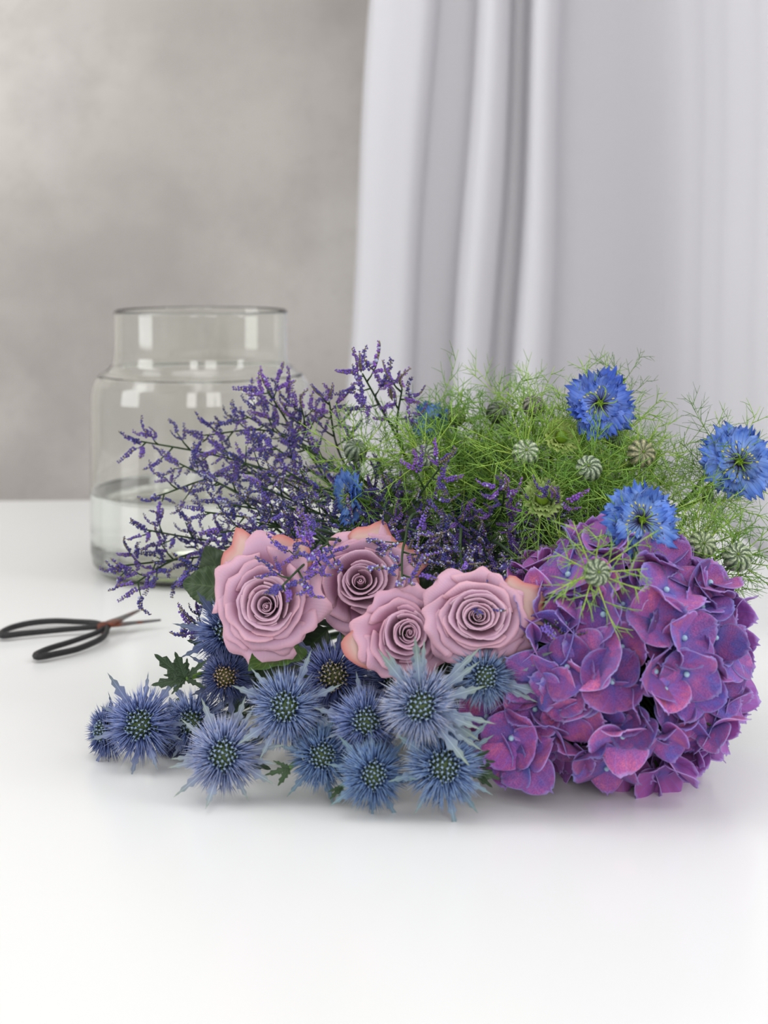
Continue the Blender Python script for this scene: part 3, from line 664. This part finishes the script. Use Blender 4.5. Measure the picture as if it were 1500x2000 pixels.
# ---- labels of the woven-in repeats: told apart by the bloom, bud or rose next to them
MARKS = [(1170, 790, 'the topmost blue bloom'), (1441, 903, 'the blue bloom at the right edge'), (1252, 1018, 'the bloom on the hydrangea'), (688, 970, 'the sideways blue bloom'),
         (694, 880, 'the dim left bud'), (830, 893, 'the end-on striped bud'), (1042, 793, 'the shiny dark bud'), (1027, 885, 'the bright striped bud'), (1253, 886, 'the brownish bud'),
         (1150, 915, 'the yellow-tipped bud'), (1058, 975, 'the opening green bud'), (526, 1174, 'the large left rose'), (708, 1142, 'the upper middle rose'), (930, 1207, 'the right rose'),
         (1370, 1065, 'the pale right bud'), (1165, 1118, 'the bud before the hydrangea'), (394, 730, 'the jar shoulder'), (390, 960, 'the jar waterline'), (862, 910, 'the lone violet sprig'), (708, 730, 'the topmost violet sprig')]
USED = set()
def place_label(what, px, py):
    m = sorted(MARKS, key=lambda q: (q[0]-px)**2+(q[1]-py)**2)
    def side(q):
        dx, dy = px-q[0], py-q[1]
        return ('right of ' if dx > 0 else 'left of ') if abs(dx) > abs(dy) else ('below ' if dy > 0 else 'above ')
    for a in range(3):
        for b in range(len(m)):
            if a == b: continue
            l = what+' '+side(m[a])+m[a][2]+', '+side(m[b])+m[b][2]
            if l not in USED and len(l.replace('-', ' ').split()) <= 16:
                USED.add(l); return l
# ---- nigella
def thread_frond(mb, rng, base, d, L, r=0.00052, depth=0, bendv=None):
    d = V(d).normalized(); bend = bendv if bendv is not None else V((rng.gauss(0, .25), rng.gauss(0, .25), rng.gauss(0, .25)))
    k = 4; pts = []; p = V(base); dd = d.copy()
    for i in range(k+1):
        pts.append(p.copy()); dd = (dd+bend/k).normalized(); p = p+dd*(L/k)
    mb.tube(pts, [r*(1-0.6*i/k) for i in range(k+1)], 3, 0, 1.0, 0.35*depth, 0.35*depth+0.3)
    if depth < 2:
        nb = (5 if depth == 0 else 2)
        for j in range(nb):
            t = 0.22+0.72*j/nb+rng.uniform(-.03, .05); q = min(k-1, int(t*k)); f = t*k-q
            pp = pts[q].lerp(pts[q+1], min(1, f)); td = (pts[q+1]-pts[q]).normalized()
            s = td.orthogonal().normalized(); s = Quaternion(td, rng.uniform(0, 2*PI) if depth else (j*2.4+rng.uniform(-.5, .5))) @ s
            nd = (td*0.8+s*0.8).normalized()
            thread_frond(mb, rng, pp, nd, L*(0.5 if depth == 0 else 0.62)*(1.15-0.6*t)*rng.uniform(0.8, 1.2), r*0.75, depth+1)
def ruff(seed, n, L, spread, mats=M['thread']):
    rng = random.Random(seed); mb = MB()
    for i in range(n):
        a = 2*PI*i/n+rng.uniform(-.3, .3); el = rng.uniform(*spread)
        d = V((math.cos(a)*math.cos(el), math.sin(a)*math.cos(el), math.sin(el)))
        thread_frond(mb, rng, V((0, 0, 0)), d, L*rng.uniform(0.75, 1.15), bendv=V((0, 0, rng.uniform(0.1, 0.7))))
    return mb.build('foliage', mats)
RUF = [ruff(600+i, 10, 0.036, (-0.3, 1.0)) for i in range(4)]
RUFB = [ruff(640+i, 7, 0.044, (-0.5, 0.1)) for i in range(2)]
SPRAY = []
for i in range(4):       # foliage for a stem: a bushy clump pointing along +Z
    rng = random.Random(700+i); mb = MB()
    for j in range(11):
        a = rng.uniform(0, 2*PI); z = -0.05+0.055*rng.random()
        thread_frond(mb, rng, V((0, 0, z)), V((math.cos(a), math.sin(a), rng.uniform(0.2, 1.0))), rng.uniform(0.036, 0.058))
    SPRAY.append(mb.build('stem_foliage', M['thread']))
def nigella_petal(seed):
    rng = random.Random(seed); a, b, c = rng.uniform(0, 6), rng.uniform(0, 6), rng.uniform(0, 6); wd = rng.uniform(0.32, 0.41); cup = rng.uniform(-0.05, 0.22)
    teeth = [rng.uniform(0.0, 0.14) if i % 2 else rng.uniform(0.12, 0.24) for i in range(13)]
    teeth[6] = -0.04; teeth[0] = teeth[12] = 0.34
    if teeth[5] < .1: teeth[5] = 0.12
    def fn(s, t):
        w = wd*(0.16+0.84*math.sin(PI*min(1, max(0, (t-0.08))*1.02))**0.8 if t > 0.08 else 0.16)
        w = wd*0.14+ (wd*(math.sin(PI*min(0.80, max(0, t-0.08)*0.80+0.02)))**0.9 if t > 0.08 else 0)
        i = int(round((s+1)*6)); tt = t*(1-teeth[i]*t**3)
        x = s*w; z = cup*tt*tt-0.35*x*x/wd*0.6+0.05*math.sin(7*tt+a)*tt+0.03*math.sin(9*s+b)*tt
        return V((x, tt, z))
    return MB().grid(fn, 12, 9, 0.012).build('petal', M['nigella'])
NP = [nigella_petal(800+i) for i in range(8)]
def stamens(seed):
    rng = random.Random(seed); mb = MB()
    mb.ball((0, 0, 0.03), (0.13, 0.13, 0.06), 14, 8, 0)
    for i in range(26):
        a = 2*PI*i/26+rng.uniform(-.1, .1); R = rng.uniform(0.25, 0.48); z1 = rng.uniform(0.16, 0.30)
        c_ = V((math.cos(a), math.sin(a), 0)); p0 = c_*0.07+V((0, 0, .04)); p3 = c_*R+V((0, 0, z1*0.7))
        mb.tube(bez(p0, p0+V((0, 0, .14))+c_*.05, p3-c_*.1+V((0, 0, .06)), p3, 5), [0.012, .011, .010, .009, .008, .008], 4, 0)
        d = (c_+V((0, 0, rng.uniform(-.4, .4)))).normalized()
        mb.ball(p3+d*0.03, (0.018, 0.018, 0.045), 6, 5, 1, d.to_track_quat('Z', 'Y').to_matrix())
    return mb.build('stamens', [M['filament'], M['anther']])
def pistil(seed, curl=1.0):
    rng = random.Random(seed); mb = MB()
    for i in range(5):
        a = 2*PI*i/5; c_ = V((math.cos(a), math.sin(a), 0)); tn = V((-math.sin(a), math.cos(a), 0))
        mb.ball(c_*0.045+V((0, 0, .12)), (0.05, 0.05, 0.11), 8, 6, 0)
        p0 = c_*0.04+V((0, 0, .2)); p1 = c_*(.1+.1*curl)+V((0, 0, .42)); p2 = c_*(.30*curl+.1)+tn*.12*curl+V((0, 0, .40)); p3 = c_*(.34*curl+.05)+tn*.28*curl+V((0, 0, .22))
        mb.tube(bez(p0, p1, p2, p3, 8), [.02, .018, .017, .016, .016, .015, .014, .014, .012], 5, 0)
    return mb.build('pistil', M['pistil'])
ST = [stamens(900), stamens(901)]; PS = [pistil(910, 0.9), pistil(911, 0.5)]
def nig_root(): return root_pt(0.05, 0.14, 1.50, 0.0)
def add_stem_foliage(th, pts, rng, cnt, tint):
    for k in range(cnt):
        i = -2-k if -2-k >= -len(pts)+1 else -2
        p = pts[i]; d = (pts[i+1]-pts[i]).normalized()
        if p.z < 0.045: continue
        th.part('stem_foliage', SPRAY[rng.randrange(4)], frame(p, (d+V((0, -0.3, 0.3))), rng.uniform(0, 6), rng.uniform(0.8, 1.1)), tint, 'stuff')
G1 = (1.1, 1.05, 0.98, 1); G2 = (0.72, 0.8, 0.68, 1); G3 = (1.2, 1.1, 1.1, 1); G4 = (0.45, 0.55, 0.45, 1)  # G4: dark tint, shade deep inside the threads put into their colour
def nigella(label, px, py, Y, rpx, face, seed, tint=(1, 1, 1, 1), ps=0, fol=2, gt=G1, layers=((8, 1.0, 0.0), (7, 0.86, 0.12), (5, 0.64, 0.26))):
    rng = random.Random(seed); head = P(px, py, Y); R = rpx/F*Y; root = nig_root()
    th = Thing('nigella_flower', label, 'flower', root, 'blue love-in-a-mist blooms')
    Mx = frame(head, face, rng.uniform(0, 6), R)
    for (cnt, L, tilt) in layers:
        a0 = rng.uniform(0, 6)
        for k in range(cnt):
            l = L*rng.uniform(0.9, 1.06)
            m = Mx @ Matrix.Rotation(a0+2*PI*k/cnt+rng.uniform(-.12, .12), 4, 'Z') @ Matrix.Translation((0, 0, tilt*0.2)) @ Matrix.Rotation(tilt+rng.uniform(-.12, .16), 4, 'X') @ Matrix.Rotation(rng.uniform(-.25, .25), 4, 'Y') @ Matrix.Scale(l, 4)
            v = rng.uniform(.85, 1.15)
            th.part('petal', NP[rng.randrange(8)], m, (tint[0]*v, tint[1]*v, tint[2]*v, 1))
    th.part('stamens', ST[seed % 2], Mx, label='dark purple filaments with yellow anthers'); th.part('pistil', PS[ps], Mx, label='green pistil with curling styles')
    bk = -V(face).normalized()
    th.part('foliage', RUFB[seed % 2], Mx @ Matrix.Translation((0, 0, -0.12)) @ Matrix.Scale(1/R, 4), gt, 'stuff')
    pts = stem_curve(head+bk*R*.05, bk+V((0, 0.2, -0.3)), root, 0.06)
    th.part('stem', MB().tube(pts, 0.0014, 6).build('stem', M['stem']), color=gt)
    add_stem_foliage(th, pts, rng, fol, gt)
    return th
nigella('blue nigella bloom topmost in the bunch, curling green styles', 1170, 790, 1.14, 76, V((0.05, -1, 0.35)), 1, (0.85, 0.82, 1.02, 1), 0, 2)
nigella('blue nigella bloom at the right edge, on its own stem', 1441, 903, 1.12, 82, V((0.12, -1, 0.25)), 2, (1.02, 1.02, 1.05, 1), 1, 1)
nigella('bright blue nigella bloom resting on top of the hydrangea', 1252, 1018, 1.02, 82, V((0.12, -1, 0.42)), 3, (1.12, 1.12, 1.1, 1), 1, 0)
nigella('blue nigella bloom turned sideways among the sea lavender', 688, 970, 1.14, 62, V((-0.9, -0.5, 0.0)), 4, (0.9, 1.0, 1.0, 1), 1, 1, G2, ((7, 1.0, 0.15), (6, 0.8, 0.3)))
nigella('half hidden blue nigella behind the seed pod', 850, 828, 1.22, 48, V((-0.6, -0.6, 0.5)), 5, (0.85, 0.95, 1.0, 1), 1, 1, G2, ((6, 1.0, 0.35), (5, 0.8, 0.45)))
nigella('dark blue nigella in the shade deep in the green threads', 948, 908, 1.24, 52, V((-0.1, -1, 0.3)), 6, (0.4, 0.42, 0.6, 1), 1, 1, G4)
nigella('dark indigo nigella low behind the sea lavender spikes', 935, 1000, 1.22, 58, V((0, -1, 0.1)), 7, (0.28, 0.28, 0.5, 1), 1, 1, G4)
def bud_petal(n=10, twist=0.7, point=1.0):
    # one gore of a closed ribbed bud, radius 1, axis +Z
    def fn(s, t):
        ph = PI*(1-t*0.985-0.0075); a = s*PI/n*1.03+twist*t*t
        bul = 1+0.10*math.cos(s*PI/2)-0.03
        z = math.cos(ph)
        rr_ = math.sin(ph)**0.85*bul
        return V((rr_*math.cos(a), rr_*math.sin(a), z*0.95*(1-0.22*max(0, z)**6)))
    return MB().grid(fn, 4, 10, 0.03).build('bud_petal', M['bud'])
BP = [bud_petal(10, 0.8), bud_petal(10, 0.3)]
def bud(label, px, py, Y, rpx, face, seed, tint=(1, 1, 1, 1), fol=2, gt=G1, open_=False, rl=None):
    rng = random.Random(seed); head = P(px, py, Y); R = rpx/F*Y; root = nig_root()
    th = Thing('nigella_bud', label, 'flower bud', root, 'closed and opening nigella buds among green threads')
    Mx = frame(head, face, rng.uniform(0, 6), R)
    if not open_:
        for k in range(10): th.part('bud_petal', BP[seed % 2], Mx @ Matrix.Rotation(k*PI/5, 4, 'Z'), tint)
        th.part('bud_tip', MB().spike(V((0, 0, 0.7)), V((0.05, 0, 1.05)), 0.10, 0, 5).build('bud_tip', M['pistil']), Mx)
    else:
        for (cnt, L, tl) in ((7, 1.15, 0.95), (6, 0.95, 1.15), (6, 0.7, 1.3)):
            for k in range(cnt):
                m = Mx @ Matrix.Rotation(2*PI*k/cnt+tl*3, 4, 'Z') @ Matrix.Translation((0, 0.15, -0.5)) @ Matrix.Rotation(tl-0.35, 4, 'X') @ Matrix.Diagonal((L*1.3, L, L, 1))
                th.part('petal', NPG[rng.randrange(3)], m, tint)
        th.part('bud_core', MB().ball((0, 0, -0.1), (0.35, 0.35, 0.4), 12, 8).build('bud_core', M['pistil']), Mx)
    th.part('foliage', RUF[seed % 4], Mx @ Matrix.Translation((0, 0, -0.8)) @ Matrix.Scale(rng.uniform(1.0, 1.3)/R, 4), gt, 'stuff')
    bk = -V(face).normalized()
    pts = stem_curve(head+bk*R*.9, bk+V((0, 0.2, -0.3)), root, 0.05)
    th.part('stem', MB().tube(pts, 0.0013, 6).build('stem', M['stem']), color=gt)
    add_stem_foliage(th, pts, rng, fol, gt)
n = N('pale_green_petal', 0.55); s, t = n.uv(); n.color(n.tint(n.mix(n.noise(3, 3), n.ramp(t, [(0, lin((120, 150, 60))), (1, lin((206, 220, 150)))]), lin((180, 200, 120))))); n.translucent(0.25); M['pale_green'] = n.m
NPG = []
for i in range(3):
    m_ = NP[i].copy(); m_.materials.clear(); m_.materials.append(M['pale_green']); NPG.append(m_)
DK = (0.45, 0.42, 0.46, 1)
bud('dim grey-green bud at the left, above the sideways blue bloom', 694, 880, 1.17, 22, V((0.2, -0.6, 0.8)), 1, (0.7, 0.7, 0.72, 1), 1, G1)
bud('striped round bud seen end-on, left part of the green threads', 830, 893, 1.13, 25, V((0.1, -1, 0.35)), 2, (0.8, 0.8, 0.8, 1), 2, G1)
bud('dull dark bud high behind, left of the shiny dark one', 971, 806, 1.20, 21, V((0.3, -0.6, 0.7)), 3, DK, 2, G2)
bud('shiny dark purple-grey bud high in the middle', 1042, 793, 1.16, 21, V((0.0, -0.5, 0.9)), 4, (0.8, 0.6, 0.78, 1), 2, G1)
bud('bright white-striped bud in the middle of the green threads', 1027, 885, 1.10, 26, V((0.0, -1, 0.5)), 5, (1.5, 1.42, 1.4, 1), 3, G1)
bud('grey-green striped bud with a yellow tip left of the brown bud', 1150, 915, 1.09, 25, V((-0.15, -1, 0.45)), 6, (1.15, 1.15, 1.1, 1), 3, G2)
bud('brownish beige bud in green threads below the topmost bloom', 1253, 886, 1.12, 27, V((0.05, -1, 0.3)), 7, (1.35, 1.05, 0.9, 1), 2, G3)
bud('small dark green bud tucked under the topmost bloom', 1202, 858, 1.16, 19, V((0.2, -0.9, 0.4)), 8, (0.45, 0.5, 0.42, 1), 2, G1)
bud('opening pale green ruffled bud above the purple spikes', 1060, 972, 1.07, 38, V((0.0, -1, 0.5)), 9, (0.85, 0.9, 0.8, 1), 2, G2, True)
bud('pale yellow-green flower behind the threads near the topmost bloom', 1098, 852, 1.14, 36, V((0.2, -1, 0.5)), 10, (1.3, 1.25, 1.15, 1), 1, G3, True)
bud('pale striped bud right of the bloom resting on the hydrangea', 1370, 1065, 1.06, 27, V((0.1, -1, 0.4)), 11, (1.45, 1.4, 1.2, 1), 0, G1)
bud('grey-green bud lowest at the right edge of the bunch', 1440, 1088, 1.05, 28, V((-0.1, -1, 0.5)), 12, (1.2, 1.2, 1.1, 1), 0, G2)
bud('tiny dark green bud on a thin curved stem at the right', 1383, 972, 1.12, 12, V((0.6, -0.8, 0.2)), 13, (0.5, 0.6, 0.45, 1), 0, G3)
bud('pale striped bud lying in front of the hydrangea top', 1165, 1118, 0.945, 26, V((0.1, -1, 0.25)), 14, (1.0, 1.0, 0.95, 1), 0, G3)
bud('round olive seed pod with thick stalks behind the half hidden bloom', 892, 815, 1.19, 17, V((0.1, -0.5, 0.8)), 15, (0.75, 0.85, 0.35, 1), 2, G2)
# leafy nigella shoots without a flower that fill the bunch
gi = 0
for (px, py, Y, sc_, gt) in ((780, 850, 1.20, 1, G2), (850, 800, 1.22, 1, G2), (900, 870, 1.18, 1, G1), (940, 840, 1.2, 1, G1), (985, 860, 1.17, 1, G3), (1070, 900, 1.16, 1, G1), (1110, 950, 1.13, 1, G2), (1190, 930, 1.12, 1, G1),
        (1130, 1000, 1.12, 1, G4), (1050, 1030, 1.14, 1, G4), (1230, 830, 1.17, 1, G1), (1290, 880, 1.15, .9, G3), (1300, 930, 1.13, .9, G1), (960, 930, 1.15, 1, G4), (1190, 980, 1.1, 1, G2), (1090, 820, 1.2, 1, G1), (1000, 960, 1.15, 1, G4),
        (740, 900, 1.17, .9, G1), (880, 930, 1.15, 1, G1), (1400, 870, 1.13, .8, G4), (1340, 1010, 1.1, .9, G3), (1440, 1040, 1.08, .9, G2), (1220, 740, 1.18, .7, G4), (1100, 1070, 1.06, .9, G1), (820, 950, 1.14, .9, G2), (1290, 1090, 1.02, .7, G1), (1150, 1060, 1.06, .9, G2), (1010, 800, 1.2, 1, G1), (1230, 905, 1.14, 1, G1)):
    rng = random.Random(2000+gi); gi += 1
    root = nig_root(); head = P(px, py, Y)
    th = Thing('nigella_shoot', place_label('green thread foliage', px, py), 'foliage', root, 'flowerless nigella shoots')
    pts = bez(root, root+V((0, -.12, .05)), head+V((rng.uniform(-.02, .02), .06, -.05)), head, 8)
    th.part('stem', MB().tube(pts, 0.0012, 5).build('stem', M['stem']), color=gt)
    th.part('stem_foliage', SPRAY[gi % 4], frame(head, V((rng.uniform(-.4, .4), -0.4, 0.8)), rng.uniform(0, 6), sc_), gt, 'stuff')
    th.part('stem_foliage', SPRAY[(gi+1) % 4], frame(pts[-3], V((rng.uniform(-.6, .6), -0.5, 0.6)), rng.uniform(0, 6), sc_), gt, 'stuff')

# ---- sea lavender
def spike_mesh(seed, pale=0.1):
    rng = random.Random(seed); mb = MB(); curve = rng.uniform(0.3, 1.0)
    L = 1.0; K = 9; pts = []
    for i in range(K+1):
        t = i/K; pts.append(V((0.16*curve*math.sin(3.5*t+seed), L*(t-0.12*curve*t*t), curve*0.34*L*t*t)))
    mb.tube(pts, [0.022*(1-.5*i/K) for i in range(K+1)], 4, 0)
    for i in range(1, K+1):
        p = pts[i]; sc2 = (1.2-0.6*(i/K))*rng.uniform(.8, 1.15)
        for k in range(3):
            sx = (-1, 1, 0)[k]
            d = V((sx*0.75+rng.uniform(-.25, .25), 0.22+rng.uniform(-.2, .3), 0.55+0.4*(k == 2)+rng.uniform(-.2, .2))).normalized()
            q = p+d*0.035; l = 0.088*sc2*rng.uniform(.8, 1.25); r = 0.057*sc2*rng.uniform(.85, 1.2)
            mb.spike(p, q+d*l*0.8, r*0.6, 1, 4, 0.6)
            if rng.random() > 0.12+pale*0.5+0.3*(i/K)**3:
                # little flared purple cup
                tip = q+d*l; x = d.orthogonal().normalized(); y = d.cross(x); vs = [q+d*l*.3]; n5 = 5
                a0 = rng.uniform(0, 1)
                vs += [tip+(x*math.cos(a0+2*PI*j/n5)+y*math.sin(a0+2*PI*j/n5))*r for j in range(n5)]+[tip+d*r*.45]
                mb.add(vs, [(0, 1+j, 1+(j+1) % n5) for j in range(n5)]+[(6, 1+(j+1) % n5, 1+j) for j in range(n5)], [(0, 0)]*7, 3 if rng.random() < pale else 2)
    return mb.build('flower_spike', [M['dark_stem'], M['calyx'], M['lav'], M['pale']])
SPK = [spike_mesh(1200+i, 0.06) for i in range(5)]; SPKP = [spike_mesh(1300+i, 0.5) for i in range(3)]
def sprig(label, tip, Y, root, mid=None, seed=0, col=(1, 1, 1, 1), pale=False, nbr=5, spl=0.0205, spread=1.0, len_=0.35, group='purple sea lavender sprigs', rY=1.3, updir=None):
    rng = random.Random(3000+seed); nbr += 1
    tipw = P(tip[0], tip[1], Y); r0 = root_pt(0.03, 0.09, 1.50); rw = P(root[0], root[1], rY)
    th = Thing('sea_lavender_sprig', label, 'sea lavender', r0, group)
    md = P(mid[0], mid[1], (Y+rY)/2) if mid else rw.lerp(tipw, 0.5)+V((0, 0, rng.uniform(0, 0.012)))
    pts = catmull([r0, rw, md, tipw], 7)
    mb = MB().tube(pts, [0.0015*(1-0.55*i/(len(pts)-1)) for i in range(len(pts))], 5)
    spikes = []
    def put(p, d, L):
        spikes.append((p, d, L))
    nn = len(pts)-1; axis = (pts[-1]-pts[-4]).normalized()
    view = V((0, -1, 0.25)).normalized()
    side = axis.cross(view).normalized()
    put(pts[-1], axis, spl)
    for k in range(nbr):
        t = 1-(k+0.5)/nbr*len_; i = int(t*nn); p = pts[i].lerp(pts[min(i+1, nn)], t*nn-i)
        sg = 1 if k % 2 else -1
        d = (axis*rng.uniform(.5, .9)+side*sg*rng.uniform(.5, 1.0)*spread+view*rng.uniform(-.3, .4)).normalized()
        bl = rng.uniform(0.010, 0.020)*(0.7+0.5*k/nbr)
        e = p+d*bl+V((0, 0, rng.uniform(0, .003)))
        mb.tube([p, p.lerp(e, .5)+V((0, 0, -.001)), e], [0.0009, 0.0007, 0.0005], 4)
        put(e, d, spl*rng.uniform(.8, 1.05))
        for s2 in (-1, 1):
            q = p.lerp(e, rng.uniform(.35, .8)); sd2 = d.cross(view).normalized()
            put(q, (d*.5+sd2*s2*rng.uniform(.5, 1)+view*rng.uniform(-.2, .4)+V((0, 0, .25))).normalized(), spl*rng.uniform(.6, .95))
    th.part('stem', mb.build('stem', M['dark_stem']))
    for (p, d, L) in spikes:
        z = V((rng.uniform(-.5, .5), -0.6, 0.9)); z = (z-d*z.dot(d)).normalized(); x = d.cross(z)
        m = Matrix.Translation(p) @ Matrix((x, d, z)).transposed().to_4x4() @ Matrix.Scale(L, 4)
        v = rng.uniform(.8, 1.2)
        ms = SPKP if (pale and rng.random() < .6) else SPK
        th.part('flower_spike', ms[rng.randrange(len(ms))], m, (col[0]*v, col[1]*v, col[2]*v, 1))
VI = (1.1, 0.92, 1.05, 1); IN = (0.78, 0.8, 0.95, 1); BL = (0.95, 1.1, 1.15, 1)
R1 = (830, 1060)
sprig('sea lavender sprig reaching furthest left in front of the jar', (275, 862), 1.24, (760, 1010), (480, 905), 1, IN, nbr=7, len_=0.42)
sprig('sea lavender sprig curving down left before the jar waterline', (310, 968), 1.22, (760, 1020), (500, 925), 2, IN, nbr=6, len_=0.42)
sprig('sea lavender sprig with short upright spikes in front of the jar shoulder', (400, 850), 1.25, (740, 990), (560, 850), 3, IN, nbr=7, len_=0.45)
sprig('sea lavender sprig forking at the tip before the middle of the jar', (480, 812), 1.25, (740, 980), (600, 880), 4, IN, nbr=6)
sprig('tall sea lavender sprig at the right side of the jar', (522, 762), 1.22, (700, 1000), (600, 880), 5, VI, nbr=5, len_=0.28, spl=0.024)
sprig('sea lavender sprig standing upright right of the jar', (590, 800), 1.22, (720, 1000), (620, 900), 6, VI, nbr=4, len_=0.25)
sprig('sea lavender sprig just left of the curtain edge', (643, 785), 1.20, (740, 990), (665, 890), 7, VI, nbr=5, len_=0.3)
sprig('topmost bright violet sea lavender sprig before the curtain', (708, 730), 1.17, (830, 960), (768, 840), 8, (1.3, .95, 1.15, 1), nbr=4, len_=0.22, spl=0.026, spread=1.2)
sprig('violet sea lavender sprig beside the topmost one', (785, 760), 1.17, (835, 970), (778, 860), 9, (1.3, .95, 1.15, 1), nbr=4, len_=0.3, spl=0.022)
sprig('low sea lavender sprig above the scissors, upper twig', (285, 1035), 1.20, (700, 1050), (460, 1060), 10, IN, nbr=6, len_=0.4)
sprig('low sea lavender sprig above the scissors, middle twig', (240, 1105), 1.19, (690, 1060), (420, 1085), 11, IN, nbr=6, len_=0.42)
sprig('lowest left sea lavender sprig pointing down at the scissors', (262, 1140), 1.18, (690, 1070), (400, 1075), 12, IN, nbr=5, len_=0.36)
sprig('sea lavender sprig left of the dark rose leaf', (370, 1130), 1.15, (690, 1070), (500, 1060), 13, BL, nbr=5, len_=0.4)
sprig('violet sea lavender sprig standing in front of the green threads', (862, 910), 1.08, (800, 1030), (812, 980), 14, (1.35, .95, 1.2, 1), nbr=3, len_=0.35, rY=1.16)
sprig('violet sea lavender sprig below the bright striped bud', (985, 960), 1.07, (930, 1060), (975, 1010), 15, (1.35, .95, 1.2, 1), nbr=4, len_=0.4, rY=1.16)
sprig('violet sea lavender sprig in front of the opening green bud', (1080, 975), 1.06, (960, 1080), (1050, 1030), 16, (1.35, .95, 1.2, 1), nbr=4, len_=0.4, rY=1.16)
sprig('bluish sea lavender sprig lying between the two upper roses', (600, 1085), 1.0, (640, 1040), (640, 1060), 17, (1.2, 1.05, 1.3, 1), nbr=5, len_=0.5, rY=1.10)
sprig('bluish sea lavender sprig tip hanging over the left rose', (548, 1148), 0.99, (680, 1060), (610, 1090), 18, (1.2, 1.05, 1.3, 1), nbr=4, len_=0.4, rY=1.10)
sprig('sea lavender sprig drooping over the upper middle rose', (785, 1130), 1.01, (830, 1010), (790, 1060), 19, (1.1, 1.05, 1.25, 1), True, 4, len_=0.5, rY=1.12)
sprig('pale sea lavender sprig drooping over the right rose', (925, 1180), 0.99, (900, 1040), (900, 1090), 20, (1.1, 1.1, 1.25, 1), True, 3, len_=0.5, rY=1.12, spread=.5)
sprig('pale sea lavender sprig between the right rose and the hydrangea', (1068, 1225), 0.975, (960, 1060), (1030, 1120), 21, (1.1, 1.1, 1.2, 1), True, 3, len_=0.5, rY=1.12, spread=.5)
sprig('dark sea lavender sprig behind the right end of the hydrangea', (1385, 1130), 1.14, (1240, 1130), (1320, 1150), 22, IN, nbr=3, len_=0.3)
sprig('dark tiny sea lavender sprig left of the dark sea holly head', (378, 1215), 1.11, (520, 1240), (440, 1235), 23, IN, nbr=3, len_=0.3, rY=1.16)
k = 30
for (px, py, Y, c_, pl) in ((440, 880, 1.22, IN, 0), (350, 905, 1.22, IN, 0), (420, 940, 1.2, BL, 1), (470, 900, 1.2, IN, 0), (530, 870, 1.2, BL, 0), (590, 870, 1.2, IN, 0), (400, 1000, 1.18, IN, 0), (450, 985, 1.17, BL, 1), (510, 950, 1.17, BL, 1), (560, 920, 1.17, IN, 1),
        (430, 1040, 1.16, IN, 0), (500, 1020, 1.15, BL, 1), (560, 990, 1.15, BL, 1), (620, 950, 1.15, IN, 0), (610, 1015, 1.13, IN, 0), (660, 1030, 1.12, IN, 1), (540, 1050, 1.13, IN, 0), (720, 1010, 1.13, IN, 0), (700, 930, 1.17, IN, 0), (760, 960, 1.15, IN, 0),
        (770, 1030, 1.11, VI, 0), (820, 1010, 1.11, VI, 1), (860, 1060, 1.09, BL, 1), (810, 1070, 1.08, BL, 1), (900, 1020, 1.11, VI, 0), (880, 1100, 1.08, BL, 1), (940, 1060, 1.1, VI, 1), (960, 1110, 1.09, BL, 1), (1000, 1040, 1.1, VI, 0), (1010, 1100, 1.09, BL, 1), (1050, 1070, 1.1, IN, 0), (850, 1130, 1.07, IN, 1),
        (1040, 1010, 1.12, VI, 0), (1110, 1030, 1.12, IN, 0), (740, 1060, 1.08, IN, 0), (690, 1060, 1.12, IN, 0), (930, 1130, 1.08, IN, 0), (480, 1070, 1.12, IN, 0), (1180, 1030, 1.12, IN, 0), (1080, 1100, 1.12, IN, 0)):
    rx = 900 if px < 760 else px+30
    sprig(place_label('purple sprig', px, py), (px, py), Y, (min(rx, px+260), 1080), None, k, c_, bool(pl), 5, 0.019, 1.0, 0.5 if px < 760 else 0.45, 'sea lavender sprigs tangled in the middle', 1.22); k += 1
